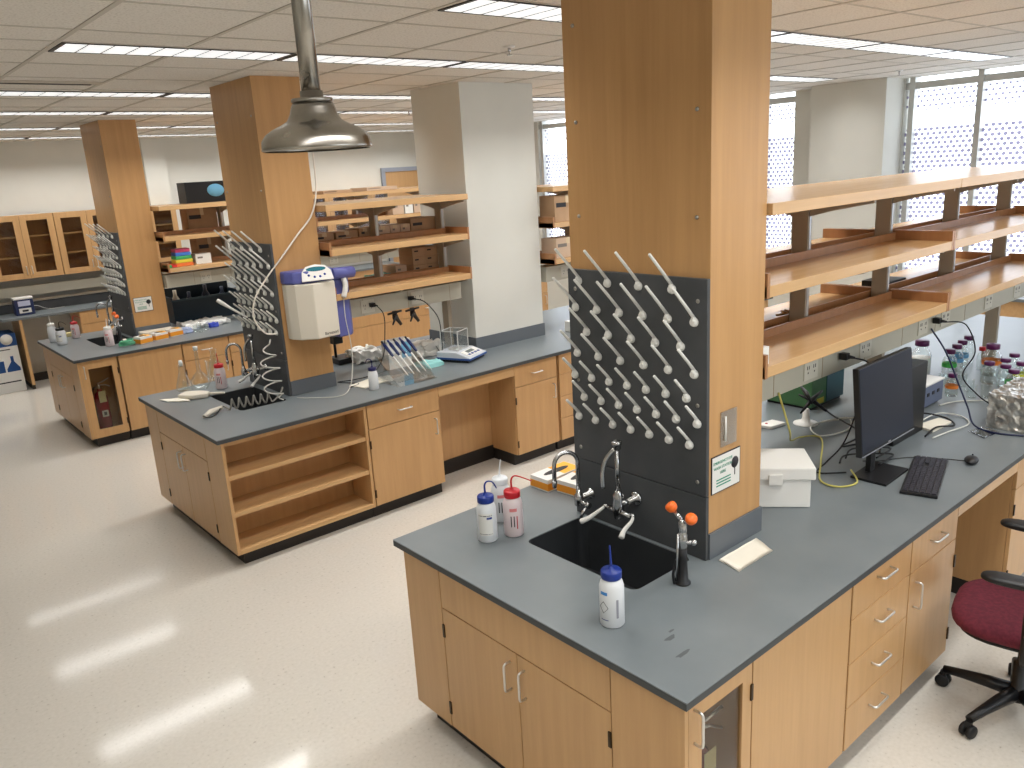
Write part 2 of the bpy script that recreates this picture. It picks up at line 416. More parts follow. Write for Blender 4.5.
# dark slot diffuser and sprinklers
t = thing('air_diffuser', 'dark slot air diffuser let into the ceiling tiles at left', 'air vent', (-.45, 4.82, HC))
MB().box(-1.15, .02, 4.72, 4.90, HC-.004, HC-.001).build('plate', TBAR, t)
MB().box(-1.1, -.02, 4.84, 4.875, HC-.008, HC-.003).build('slot', FTRIM, t)
def sprinkler(x, y, where):
    t = thing('fire_sprinkler', 'small pendent fire sprinkler in the ceiling '+where, 'sprinkler', (x, y, HC))
    MB().lathe([(.036, 0), (.034, -.006), (.012, -.010)], (x, y, HC-.001), 16).build('escutcheon', ALU, t)
    MB().lathe([(.009, -.008), (.009, -.03), (.004, -.034), (.004, -.045), (.016, -.048), (.016, -.052)], (x, y, HC), 12).build('head', CHROME, t)
sprinkler(1.72, 2.60, 'just left of the near column')
sprinkler(6.675, 2.54, 'near the windows')
sprinkler(3.82, 6.80, 'above the left side of the white column')

# ================================================================ ISLANDS
ISL = ('near', 'middle', 'far')
def slab_with_hole(name, x0, x1, y0, y1, z0, z1, hole, material):
    import bmesh
    bm = bmesh.new(); ov = [bm.verts.new((x, y, z1)) for x, y in ((x0, y0), (x1, y0), (x1, y1), (x0, y1))]
    hv = [bm.verts.new((x, y, z1)) for x, y in hole]
    ed = [bm.edges.new((a[i], a[(i+1) % len(a)])) for a in (ov, hv) for i in range(len(a))]
    bmesh.ops.triangle_fill(bm, use_beauty=True, use_dissolve=False, edges=ed)
    fs = list(bm.faces)
    r = bmesh.ops.extrude_face_region(bm, geom=fs)
    for v in r['geom']:
        if isinstance(v, bmesh.types.BMVert): v.co.z = z0
    bmesh.ops.recalc_face_normals(bm, faces=bm.faces)
    off = Vector((x0, y0, 0)); 
    for v in bm.verts: v.co -= off
    me = bpy.data.meshes.new(name); bm.to_mesh(me); bm.free(); me.materials.append(material)
    o = bpy.data.objects.new(name, me); o.location = off; COL.objects.link(o); ORG[o] = off
    bv = o.modifiers.new('bevel', 'BEVEL'); bv.width = 0.001; bv.segments = 2; bv.limit_method = 'ANGLE'; bv.angle_limit = 0.9
    return o
def worktop(i):
    Y = BY[i]
    o = slab_with_hole('worktop', 0, 6.3, Y, Y+1.585, HT-.004, HT, rrect(.385, .735, Y+.53, Y+1.14, .035), TOP)
    q = slab_with_hole('core_edge', .0005, 6.2995, Y+.0005, Y+1.5845, HT-.03, HT-.0055, rrect(.3845, .7355, Y+.5295, Y+1.1405, .035), CORE)
    q.parent = o; q.location = (.0005, .0005, 0); q['label'] = 'dark edge of the worktop'
    tag(o, 'dark grey epoxy worktop of the %s island with a sink cut into its end' % ISL[i], 'worktop')
    # basin
    s = MB(); loops = []
    a = rrect(.388, .732, Y+.533, Y+1.137, .035); bt = rrect(.40, .72, Y+.545, Y+1.125, .04); n_ = len(a)
    v = [(x, y, HT-.004) for x, y in a]+[(x, y, HT-.24) for x, y in bt]+[(x, y, HT-.255) for x, y in rrect(.38, .74, Y+.525, Y+1.145, .04)]+[(x, y, HT-.032) for x, y in rrect(.38, .74, Y+.525, Y+1.145, .04)]
    f = [(j, j+n_, (j+1) % n_+n_, (j+1) % n_) for j in range(n_)]
    f.append(tuple(range(n_, 2*n_)))
    f += [(2*n_+j, 2*n_+(j+1) % n_, 3*n_+(j+1) % n_, 3*n_+j) for j in range(n_)]
    f.append(tuple(range(2*n_, 3*n_))[::-1])
    s.add(v, f).build('sink_basin', SINK, o, label='black rectangular sink basin')
    MB().lathe([(.03, 0), (.03, .004), (.012, .002)], (.56, Y+.84, HT-.239), 16).build('drain', CHROME, o)
    return o
WT = [worktop(i) for i in range(3)]
# ---- small stains on the near worktop (wear marks with their own shape)
for (x, y, sx_, sy_, nme) in ((.235, .245, .022, .012, 0), (.19, .16, .03, .010, 1), (.27, .27, .012, .006, 2)):
    pl = [(x+sx_*math.cos(a)*(1+.35*math.sin(3*a+nme)), y+sy_*math.sin(a)*(1+.3*math.cos(2*a))) for a in [2*PI*q/14 for q in range(14)]]
    MB().prism(pl, HT+.0001, HT+.0004).build('stain', mat('worktop_stain', srgb(84, 88, 90), 0.4), WT[0])

def carcass(t, x0, x1, y0, y1, z0, z1, open_face, th=.018, m_=None):
    """hollow cabinet body of panels, front left open"""
    b = MB().box(x0, x1, y0, y1, z0, z0+th).box(x0, x1, y0, y1, z1-th, z1)
    if open_face != '-x': b.box(x0, x0+th, y0, y1, z0+th, z1-th)
    b.box(x1-th, x1, y0, y1, z0+th, z1-th)
    if open_face != '-y': b.box(x0+th*(open_face != '-x'), x1-th, y0, y0+th, z0+th, z1-th)
    b.box(x0+th*(open_face != '-x'), x1-th, y1-th, y1, z0+th, z1-th)
    return b.build('body', m_ or W_V, t)
def hinge(t, x, y, z, ax):
    d = MB()
    if ax == 'x': d.box(x-.006, x, y-.006, y+.006, z-.03, z+.03)
    else: d.box(x-.006, x+.006, y-.006, y, z-.03, z+.03)
    d.build('hinge', mat('dark_bronze', srgb(70, 56, 40), 0.4, 0.8), t)
ZB = 0.10; ZT = HT-.031
def end_cabinet(i):
    Y = BY[i]
    t = thing('sink_cabinet', 'maple sink cabinet with two doors at the end of the %s island' % ISL[i], 'cabinet', (.4, Y+.95, 0))
    # open-topped shell so the basin hangs inside it
    b = MB().box(.05, .74, Y+.335, Y+1.555, ZB, ZB+.018).box(.05, .74, Y+.335, Y+.353, ZB+.018, ZT).box(.05, .74, Y+1.537, Y+1.555, ZB+.018, ZT).box(.745, .76, Y+.335, Y+1.555, ZB, ZT)
    b.build('body', W_V, t)
    box(.09, .76, Y+.34, Y+1.50, 0, ZB).build('toe_kick', TOE, t)
    box(.03, .05, Y+1.295, Y+1.555, ZB, ZT).build('filler_panel', W_V, t, bev=.002)
    box(.03, .05, Y+.335, Y+1.290, .690, ZT).build('false_drawer_front', W_V, t, bev=.002)
    for (a, c, s) in ((.335, .810, -1), (.815, 1.290, 1)):
        d = box(.03, .05, Y+a, Y+c, ZB+.003, .685).build('door', W_V, t, bev=.002)
        yh = Y+.8125+s*.042
        pull(d, (.03, yh, .515), (.03, yh, .635), (-.032, 0, 0))
        yy = Y+(a if s < 0 else c)
        for z in (.2, .58): hinge(d, .03, yy-s*.004, z, 'x')
    return t
def corner_cabinet(i):     # glass door facing -y
    Y = BY[i]
    t = thing('extinguisher_cabinet', 'maple corner cabinet with a glass door holding a fire extinguisher, %s island' % ISL[i], 'cabinet', (.2, Y+.18, 0))
    b = MB()
    x0, x1, y0, y1 = .03, .392, Y+.05, Y+.33
    b.box(x0, x0+.018, Y+.03, y1, ZB, ZT).box(x1-.018, x1, y0, y1, ZB, ZT).box(x0+.018, x1-.018, y1-.018, y1, ZB, ZT).box(x0+.018, x1-.018, y0, y1-.018, ZB, ZB+.018).box(x0+.018, x1-.018, y0, y1-.018, ZT-.018, ZT)
    b.build('body', W_V, t)
    box(.09, .392, Y+.09, Y+.33, 0, ZB).build('toe_kick', TOE, t)
    fx0, fx1, gx0, gx1, gz0, gz1 = .05, .388, .116, .335, .185, .80
    if True:
        f = MB().box(fx0, gx0, Y+.03, Y+.05, ZB+.003, ZT).box(gx1, fx1, Y+.03, Y+.05, ZB+.003, ZT).box(gx0, gx1, Y+.03, Y+.05, gz1, ZT).box(gx0, gx1, Y+.03, Y+.05, ZB+.003, gz0)
        d = f.build('door', W_V, t)
        box(gx0, gx1, Y+.038, Y+.042, gz0, gz1).build('glass', DGL, d)
        pull(d, (.078, Y+.03, .715), (.078, Y+.03, .835), (0, -.032, 0))
        for z in (.22, .74): hinge(d, .384, Y+.03, z, 'y')
    return t
def bookcase(Y, x0, x1):
    t = thing('open_bookcase', 'open maple bookcase with shelves at the front of the middle island', 'shelf', (.5, Y+.18, 0))
    y0, y1 = Y+.03, Y+.33
    b = MB().box(x0, x0+.022, y0, y1, ZB, ZT).box(x1-.022, x1, y0, y1, ZB, ZT).box(x0+.022, x1-.022, y1-.018, y1, ZB, ZT).box(x0+.022, x1-.022, y0, y1-.018, ZT-.03, ZT)
    b.build('body', W_V, t, bev=.0015)
    box(x0+.06, x1, Y+.09, y1+.005, 0, ZB).build('toe_kick', TOE, t)
    for z in (ZB, .362, .618): box(x0+.022, x1-.022, y0+(.0 if z == ZB else .008), y1-.02, z, z+.03).build('shelf', W_H, t, bev=.002)
    return t
def panel_cabinet(i, x0, x1, nm):
    Y = BY[i]
    t = thing('base_cabinet', nm, 'cabinet', ((x0+x1)/2, Y+.3, 0))
    carcass(t, x0, x1, Y+.05, Y+.33, ZB, ZT, '-y')
    box(x0, x1, Y+.03, Y+.049, ZB+.003, ZT).build('front_panel', W_V, t, bev=.0015)
    box(x0, x1, Y+.09, Y+.33, 0, ZB).build('toe_kick', TOE, t)
    return t
def front_cabinet(Y, x0, x1, kind, nm, deep=.56, hs=1):
    """kind: 'drawers', 'drawer_door'"""
    t = thing('base_cabinet', nm, 'cabinet', ((x0+x1)/2, Y+.3, 0))
    carcass(t, x0, x1, Y+.05, Y+deep, ZB, ZT, '-y')
    tb = MB().box(x0, x1, Y+.09, Y+deep, 0, ZB); tb.build('toe_kick', TOE, t)
    g_ = .003
    if kind == 'drawers': zs = [(ZT, .700), (.700, .500), (.500, .300), (.300, ZB)]
    else: zs = [(ZT, .695)]
    for z1, z0 in zs:
        d = box(x0+g_, x1-g_, Y+.03, Y+.049, z0+g_/2, z1-g_/2).build('drawer', W_V, t, bev=.002)
        xm = (x0+x1)/2; zm = (z0+z1)/2+(.02 if kind == 'drawers' else 0)
        pull(d, (xm-.055, Y+.03, zm), (xm+.055, Y+.03, zm), (0, -.032, 0))
    if kind == 'drawer_door':
        d = box(x0+g_, x1-g_, Y+.03, Y+.049, ZB+g_, .692).build('door', W_V, t, bev=.002)
        xh = x1-.055 if hs > 0 else x0+.055
        pull(d, (xh, Y+.03, .52), (xh, Y+.03, .64), (0, -.032, 0))
        for z in (.2, .58): hinge(d, (x0+.004 if hs > 0 else x1-.004), Y+.03, z, 'y')
    return t
def kneehole(Y, x0, x1, nm, back=.38):
    t = thing('kneehole_apron', nm, 'apron', ((x0+x1)/2, Y+.2, 0))
    box(x0, x1, Y+.03, Y+.05, .80, ZT).build('rail', W_H, t)
    box(x0, x1, Y+back, Y+back+.02, ZB, ZT).build('back_panel', W_V, t)
    box(x0, x1, Y+back-.012, Y+back, 0, .12).build('toe_kick', TOE, t)
for i in range(3): end_cabinet(i)
for i in (0, 2): corner_cabinet(i)
# near island
panel_cabinet(0, .395, 1.055, 'plain maple front panel of the near island left of the drawers')
front_cabinet(0, 1.065, 1.572, 'drawers', 'maple cabinet with a stack of four drawers on the near island')
front_cabinet(0, 1.575, 2.05, 'drawer_door', 'maple cabinet with one drawer over a door beside the office chair', hs=-1)
kneehole(0, 2.05, 2.80, 'maple apron and back of the desk opening behind the office chair', .60)
front_cabinet(0, 2.80, 3.30, 'drawer_door', 'maple cabinet right of the office chair on the near island')
front_cabinet(0, 3.305, 6.25, 'drawer_door', 'long maple base at the window end of the near island')
# middle island
Y = BY[1]
bookcase(Y, .03, 1.085)
front_cabinet(Y, 1.09, 1.722, 'drawer_door', 'maple cabinet right of the open bookcase')
kneehole(Y, 1.722, 2.49, 'maple apron and back of the desk opening under the balance', .38)
front_cabinet(Y, 2.49, 2.975, 'drawer_door', 'maple cabinet between desk opening and drawer stack, middle island')
front_cabinet(Y, 3.0, 3.50, 'drawers', 'maple drawer stack partly hidden behind the near column')
front_cabinet(Y, 3.505, 6.25, 'drawer_door', 'long maple base at the window end of the middle island')
# far island
Y = BY[2]
panel_cabinet(2, .405, 1.02, 'plain maple front panel of the far island beside the extinguisher cabinet')
front_cabinet(Y, 1.03, 1.52, 'drawer_door', 'maple cabinet with one drawer in the front of the far island')
front_cabinet(Y, 1.525, 2.05, 'drawer_door', 'maple cabinet of the far island next to the middle column')
front_cabinet(Y, 2.055, 6.25, 'drawer_door', 'long maple base at the window end of the far island')
for i in range(3):
    Y = BY[i]
    t = thing('base_cabinet', 'maple cabinet run on the back side of the %s island' % ISL[i], 'cabinet', (3, Y+1.2, 0))
    box(1.13, 6.25, Y+.80, Y+1.55, ZB, ZT).build('body', W_V, t); box(1.13, 6.2, Y+.85, Y+1.5, 0, ZB).build('toe_kick', TOE, t)

# ---------------------------------------------------------------- wooden columns with drying racks
SCREW = mat('screw_steel', (0.4, 0.38, 0.35), 0.35, 1.0)
CX = (.765, .800, .785); CYO = (.480, .600, .685)
def wooden_column(i):
    x, y = CX[i], BY[i]+CYO[i]
    if i == 0: x1, y1 = x+.362, y+.712
    else: x1, y1 = x+.366, y+.722
    t = thing('wooden_column', ('maple clad square column rising from the near island', 'maple clad column with water purifier hung on it, middle island', 'maple clad column at the far island, leftmost of the wooden ones')[i], 'column', (x, y, HT))
    box(x+.006, x1, y, y1, HT+.11, HC-.001).build('cladding', W_COL, t, bev=.002)
    MB().box(x+.004, x1+.006, y-.008, y1+.006, HT+.001, HT+.11).build('cove_base', COVE, t)
    sc = MB()
    for z in ([2.25, 2.62, 2.98] if i == 0 else [2.4, 2.9]):
        for yy in (y+.06, y1-.06): sc.sphere((x+.006, yy, z), .008, 8, 6)
    for q, o_ in enumerate([sc]): o_.build('screw', SCREW, t)
    return t, x, y
RK = None
def rack(i, x, y):
    global RK
    lbl = ('dark glassware drying board full of white pegs on the near column', 'dark peg drying board on the middle column, draped with coiled tubing', 'dark peg drying board on the far column')[i]
    if RK is None:
        t = thing('drying_rack', lbl, 'drying rack', (x, y, HT))
        MB().box(x-.014, x+.004, y-.002, y+.712, 1.187, 2.033).build('board', RACK, t, bev=.002)
        MB().box(x-.014, x+.004, y-.002, y+.712, HT+.001, 1.184).build('splash_panel', RACK, t, bev=.002)
        for yy in (.04, .67):
            for z in (1.24, 1.55, 1.95): MB().sphere((x-.014, y+yy, z), .009, 10, 6, (.4, 1, 1)).build('screw', SCREW, t)
        rows = [(1.986, .146, [.636, .799, .962, 1.125]), (1.871, .143, [.534+.1228*k for k in range(6)]), (1.771, .117, [.596+.1228*k for k in range(5)]),
                (1.672, .115, [.533+.1228*k for k in range(6)]), (1.572, .088, [.569+.0995*k for k in range(7)]), (1.479, .088, [.519+.0992*k for k in range(7)]), (1.386, .091, [.555+.0992*k for k in range(7)])]
        for z, L, ys in rows:
            for yy in ys:
                p = MB(); yv = y+(yy-.480)
                p.lathe([(.018, 0), (.018, .005), (.015, .012), (.010, .018)], (0, 0, 0), 14, mx=Matrix.Translation((x-.014, yv, z)) @ Euler((0, -PI/2, 0)).to_matrix().to_4x4())
                p.tube([(x-.004, yv, z+.001), (x-L*.5, yv, z+L*.5), (x-L+.002, yv, z+L-.002), (x-L, yv, z+L)], .006, 8, rs=[.0072, .0065, .006, .004])
                p.sphere((x-.022, yv, z+.008), .0115, 12, 8, (1, .9, 1.5))
                p.build('peg', PEG, t)
        RK = t
    else:
        t = dup(RK, (x, y, HT)); t['label'] = lbl
    return t
for i in range(3):
    t, x, y = wooden_column(i); rack(i, x, y)

# ---------------------------------------------------------------- reagent shelving over the islands
def shelving(i, x0, x1, posts, nm, joint=None, full=()):
    Y = BY[i]
    t = thing('reagent_shelving', nm, 'shelving', (x0, Y+.78, HT))
    zt = 2.273
    secs = [(x0, x1)] if joint is None else [(x0, joint), (joint+.004, x1)]
    for (a, c) in secs:
        box(a, c, Y+.46, Y+1.21, zt-.046, zt).build('shelf', W_H, t, bev=.002, label='wide top shelf board')
        for z in (1.953, 1.625):
            for (ya, yb, s) in ((.475, .785, -1), (.885, 1.200, 1)):
                sb = MB().box(a, c, Y+ya, Y+yb, z-.046, z).build('shelf', W_H, t, bev=.002)
                yl = (yb-.012, yb) if s < 0 else (ya, ya+.012)
                box(a, c, Y+yl[0], Y+yl[1], z+.0005, z+.040).build('back_lip', W_DK, sb)
                for (p, q) in ((a, a+.018), (c-.018, c)):
                    box(p, q, Y+ya-.001, Y+yb+.001, z-.048, z+.052).build('end_lip', W_DK, sb)
    for xp in posts:
        zb = HT+.001 if xp in full or xp == posts[-1] else 1.42
        up = MB().box(xp-.018, xp+.018, Y+.793, Y+.877, zb, zt-.047).build('upright', GALV, t)
        box(xp-.008, xp+.008, Y+.790, Y+.7925, 1.55, zt-.048).build('slotted_strip', SLOT, up)
        for z in (zt-.0465, 1.9065, 1.5785):
            for s, yb in ((-1, Y+.789), (1, Y+.878)):
                ye = yb+s*(.28 if z < 2.1 else .31)
                pts = [(yb, z-.002), (ye, z-.002), (ye, z-.014), (yb+s*.10, z-.05), (yb, z-.075)]
                v = [(xp-.012, a_, b_) for a_, b_ in pts]+[(xp+.006, a_, b_) for a_, b_ in pts]; n_ = len(pts)
                f = [tuple(range(n_)), tuple(range(n_, 2*n_))[::-1]]+[(k_, k_+n_, (k_+1) % n_+n_, (k_+1) % n_) for k_ in range(n_)]
                MB().add(v, f).build('bracket', GALV, t)
    return t
def raceway(i, x0, x1, nm, outlets):
    Y = BY[i]
    t = thing('power_raceway', nm, 'power raceway', (x0, Y+.7, 1.41))
    MB().box(x0, x1, Y+.62, Y+.788, 1.405, 1.545).build('channel', RACE, t, bev=.002)
    for xo in outlets:
        o = box(xo-.06, xo+.06, Y+.615, Y+.620, 1.425, 1.525).build('outlet', mat('outlet_plate', srgb(204, 200, 186), 0.4), t)
        s = MB()
        for dx in (-.028, .028):
            for sl in (-.008, .008): s.box(xo+dx+sl-.0015, xo+dx+sl+.0015, Y+.6135, Y+.6152, 1.475, 1.492)
            s.box(xo+dx-.003, xo+dx+.003, Y+.6135, Y+.6152, 1.455, 1.462)
        s.build('socket_slots', INK, o)
    xx = x0+.3
    while xx < x1: box(xx-.0015, xx+.0015, Y+.6188, Y+.6202, 1.407, 1.543).build('cover_joint', mat('raceway_joint', srgb(150, 128, 96), 0.5), t); xx += .42
    return t
shelving(0, 1.135, 4.72, (2.005, 2.87, 3.77, 4.65), 'three tier maple reagent shelving over the near island', 2.90, (2.87,))
raceway(0, 1.14, 4.70, 'beige power raceway under the shelves of the near island', (1.25, 1.75, 2.28, 2.95, 3.25, 3.9, 4.4))
shelving(1, 1.18, 2.47, (1.79, 2.44), 'three tier maple shelving between wooden and white column, middle island')
raceway(1, 1.19, 2.45, 'beige power raceway of the middle island between the columns', (1.30, 1.53, 2.0))
shelving(1, 3.43, 5.70, (3.98, 5.0), 'maple shelving right of the white column, middle island')
raceway(1, 3.45, 5.70, 'beige power raceway right of the white column', (3.7, 4.6))
shelving(2, 1.165, 6.2, (1.95, 2.6, 3.7, 4.7, 5.4), 'three tier maple shelving over the far island', 2.95)
raceway(2, 1.17, 6.2, 'beige power raceway of the far island', (1.6, 3.2))
# ================================================================ FAR WALL FURNITURE
def wall_cabinet(x0, nm, y0=11.0, y1=11.199):
    t = thing('wall_cabinet', nm, 'wall cabinet', (x0+.4, y1, 1.40))
    z0, z1 = 1.40, 2.22
    b = MB().box(x0, x0+.018, y0+.02, y1, z0, z1).box(x0+.782, x0+.8, y0+.02, y1, z0, z1).box(x0+.018, x0+.782, y0+.02, y1, z0, z0+.018).box(x0+.018, x0+.782, y0+.02, y1, z1-.018, z1)
    b.build('body', W_H, t)
    box(x0+.018, x0+.782, y1-.012, y1-.001, z0+.018, z1-.018).build('back_panel', W_DK, t)
    for z in (1.67, 1.93): box(x0+.018, x0+.782, y0+.04, y1-.013, z, z+.02).build('shelf', W_H, t)
    for s in (0, 1):
        a = x0+.002+s*.399; c = a+.396; f = .075
        d = MB().box(a, a+f, y0, y0+.02, z0, z1).box(c-f, c, y0, y0+.02, z0, z1).box(a+f, c-f, y0, y0+.02, z0, z0+f).box(a+f, c-f, y0, y0+.02, z1-f, z1).build('door', W_V, t, bev=.0015)
        box(a+f, c-f, y0+.008, y0+.011, z0+f, z1-f).build('glass', DGL, d)
        xh = c-.03 if s == 0 else a+.03
        pull(d, (xh, y0, z0+.06), (xh, y0, z0+.16), (0, -.028, 0))
wall_cabinet(-.75, 'glass fronted maple wall cabinet at the left edge of the picture')
wall_cabinet(.055, 'second glass fronted maple wall cabinet from the left')
wall_cabinet(.86, 'glass fronted maple wall cabinet just left of the far wooden column')
wall_cabinet(1.665, 'glass fronted maple wall cabinet seen through the shelves right of the far column')
for k in range(2): wall_cabinet(4.55+.81*k, ('left', 'right')[k]+' of two maple wall cabinets glimpsed behind the middle shelving', 11.0, 11.319)
# pilaster on the far wall
struct(box(2.19, 2.50, YW-.12, YW-.0005, 0, HC).build('trim_3', WALLM, loc=(0, 0, 0)))
# bench along the far wall
def wall_bench(x0, x1, nm, where):
    t = thing('wall_bench', nm, 'bench', ((x0+x1)/2, 10.9, 0))
    box(x0, x1, 10.62, YW-.002-.119*(x0 < 2.1), .925, .955).build('worktop', TOP, t, bev=.002)
    box(x0, x1, YW-.145, YW-.121, .956, 1.075).build('splashback', RACK, t)
    box(x0, x1, YW-.17, YW-.121, 1.085, 1.11).build('rail', GALV, t)
    box(x0, x1, YW-.19, YW-.121, 1.17, 1.30).build('raceway', RACE, t)
    return t
wb = wall_bench(-.03, 2.15, 'grey worktop bench along the far wall under the wall cabinets', 0)
box(.15, .185, 10.64, 11.18, .06, .924).build('end_panel', W_V, wb); box(.15, .185, 10.66, 11.18, 0, .06).build('toe_kick', TOE, wb)
box(.186, .86, 11.17, 11.19, .0, .11).build('toe_kick', TOE, wb)
front = thing('drawer_cabinet', 'maple drawer cabinet under the far wall bench', 'cabinet', (1.3, 10.9, 0))
carcass(front, .86, 1.8, 10.66, 11.19, .10, .924, '-y'); box(.86, 1.8, 10.7, 11.19, 0, .1).build('toe_kick', TOE, front)
for z0, z1 in ((.75, .92), (.52, .745), (.30, .515), (.105, .295)):
    d = box(.863, 1.797, 10.64, 10.659, z0, z1).build('drawer', W_V, front, bev=.002); pull(d, (1.28, 10.64, (z0+z1)/2), (1.40, 10.64, (z0+z1)/2), (0, -.03, 0))
t = thing('wall_bench', 'far wall bench section behind the middle shelving', 'bench', (4.3, 10.9, 0))
box(2.6, 6.1, 10.62, YW-.002, .925, .955).build('worktop', TOP, t); box(2.6, 6.1, 10.66, YW-.01, .1, .924).build('body', W_V, t); box(2.6, 6.1, 10.72, YW-.01, 0, .1).build('toe_kick', TOE, t)
box(2.6, 6.1, YW-.06, YW-.002, 1.15, 1.30).build('raceway', RACE, t)
# door in the far wall
d = struct(MB().box(6.25, 7.25, YW-.03, YW-.001, 0, 2.5).build('door_1', W_V, loc=(0, 0, 0)))
MB().box(6.18, 6.25, YW-.05, YW-.001, 0, 2.57).box(7.25, 7.32, YW-.05, YW-.001, 0, 2.57).box(6.25, 7.25, YW-.05, YW-.001, 2.5, 2.57).build('door_frame', mat('grey_door_frame', srgb(150, 156, 168), 0.5), d)
# instrument on the far bench
t = thing('bench_instrument', 'small dark blue instrument with white display panels on the far wall bench', 'instrument', (.28, 10.9, .956))
box(.17, .39, 10.82, 10.98, .956, 1.16).build('housing', mat('navy_plastic', srgb(40, 52, 92), 0.4), t, bev=.006)
box(.165, .395, 10.815, 10.985, 1.161, 1.185).build('cap', WHITE, t, bev=.004)
box(.21, .35, 10.812, 10.819, 1.075, 1.14).build('display', mat('lilac_display', srgb(196, 200, 222), 0.3), t)
kp = box(.21, .35, 10.812, 10.819, .985, 1.045).build('keypad', WHITE, t); box(.245, .315, 10.808, 10.8115, 1.0, 1.025).build('keys', INK, kp)
o = MB().tube(smooth_path([(.39, 11.0, 1.04), (.47, 11.05, 1.03), (.6, 11.1, .965), (.8, 11.12, .96)], 6), .004).build('cable', WCAB, loc=(.39, 11, .96)); tag(o, 'thin white cable trailing right from the navy instrument', 'cable')
t = thing('shipping_carton', 'white carton with navy flask picture standing on the floor at far left', 'box', (-.15, 10.9, 0))
box(-.42, .09, 10.72, 11.12, .0, .76).build('carton', mat('white_cardboard', srgb(222, 222, 218), 0.7), t, bev=.003)
box(-.421, .091, 10.7185, 11.121, .60, .761).build('blue_band', NAVY, t)
MB().lathe([(0, 0), (.07, 0), (.07, .001), (0, .001)], (0, 0, 0), 20, mx=Matrix.Translation((-.02, 10.7184, .69)) @ Euler((PI/2, 0, 0)).to_matrix().to_4x4()).build('logo_disc', WHITE, t)
def yprism(poly, y0, y1):   # polygon in xz, extruded along y
    n_ = len(poly); v = [(a, y0, c) for a, c in poly]+[(a, y1, c) for a, c in poly]
    return MB().add(v, [tuple(range(n_)), tuple(range(n_, 2*n_))[::-1]]+[(i+n_, (i+1) % n_+n_, (i+1) % n_, i) for i in range(n_)])
yprism([(-.08, .27), (.07, .27), (.07, .31), (.015, .40), (.015, .47), (-.02, .47), (-.02, .40), (-.08, .31)], 10.7172, 10.7195).build('flask_picture', NAVY, t)
yprism([(-.30, .27), (-.10, .27), (-.10, .42), (-.30, .42)], 10.7172, 10.7195).build('beaker_picture', NAVY, t)
box(-.36, .05, 10.7172, 10.7195, .13, .145).build('print_line', INK, t)
box(-.36, .0, 10.7172, 10.7195, .555, .567).build('print_line', INK, t)

# ================================================================ SHOWER HEAD
sx_, sy_ = -.72, .5
t = thing('emergency_shower', 'polished metal bell shaped emergency shower head on a ceiling pipe', 'shower', (sx_, sy_, HC))
zb = 2.527
MB().tube([(sx_, sy_, HC-.001), (sx_, sy_, zb+.125)], .0215, 20).build('pipe', STEEL, t)
prof = [(.123, 0), (.126, .002), (.125, .006), (.1235, .022), (.113, .036), (.096, .047), (.076, .056), (.062, .064), (.054, .078), (.050, .092), (.046, .101), (.020, .104)]
pi = [(r-.003, z-.001) for r, z in prof[::-1]]
MB().lathe(prof, (sx_, sy_, zb), 48, cap0=False, cap1=False).lathe(pi[1:], (sx_, sy_, zb), 48, cap0=False, cap1=False).build('bell', STEEL, t)
MB().lathe([(.024, .103), (.046, .103), (.048, .107), (.046, .112), (.026, .114), (.026, .128), (.0218, .128)], (sx_, sy_, zb), 32).build('collar', STEEL, t)
MB().lathe([(.010, .10), (.010, .03), (.032, .026), (.032, .018)], (sx_, sy_, zb), 20).build('diffuser', STEEL, t)

# ================================================================ FITTINGS ON THE NEAR SINK
def gooseneck(x, y, nm):   # x = board face, y = tap position
    t = thing('gooseneck_tap', nm, 'tap', (x, y, 1.0))
    MB().lathe([(.026, 0), (.026, .004), (.014, .010), (.011, .075)], (0, 0, 0), 18, mx=Matrix.Translation((x, y, 1.03)) @ Euler((0, -PI/2, 0)).to_matrix().to_4x4()).build('wall_flange', CHROME, t)
    MB().lathe([(.014, -.035), (.020, -.03), (.021, .0), (.019, .018), (.012, .024), (.012, .045)], (x-.075, y, 1.03), 16).build('valve_body', CHROME, t)
    pts = [(x-.075, y, 1.07), (x-.075, y, 1.20)]
    for k in range(1, 13):
        a = PI*k/12; pts.append((x-.075-.05*(1-math.cos(a)), y+.022*(1-math.cos(a)), 1.20+.055*math.sin(a)))
    pts.append((x-.176, y+.045, 1.13))
    MB().tube(pts, .0095, 12).build('spout', CHROME, t)
    MB().lathe([(.011, 0), (.013, -.003), (.009, -.03), (.006, -.034)], (x-.176, y+.045, 1.132), 12).build('nozzle', CHROME, t)
    MB().tube([(x-.075, y, 1.02), (x-.078, y-.055, 1.015)], .010, 12).tube([(x-.078, y-.05, 1.016), (x-.078, y-.068, 1.014)], .014, 14).build('valve_stem', CHROME, t)
    MB().tube([(x-.078, y-.058, 1.012), (x-.10, y-.05, .99), (x-.115, y-.047, .965)], .007, 8, rs=[.005, .008, .007]).build('lever', CHROME, t)
    return t
g1 = gooseneck(.751, 1.10, 'small gooseneck water tap at the left of the near sink')
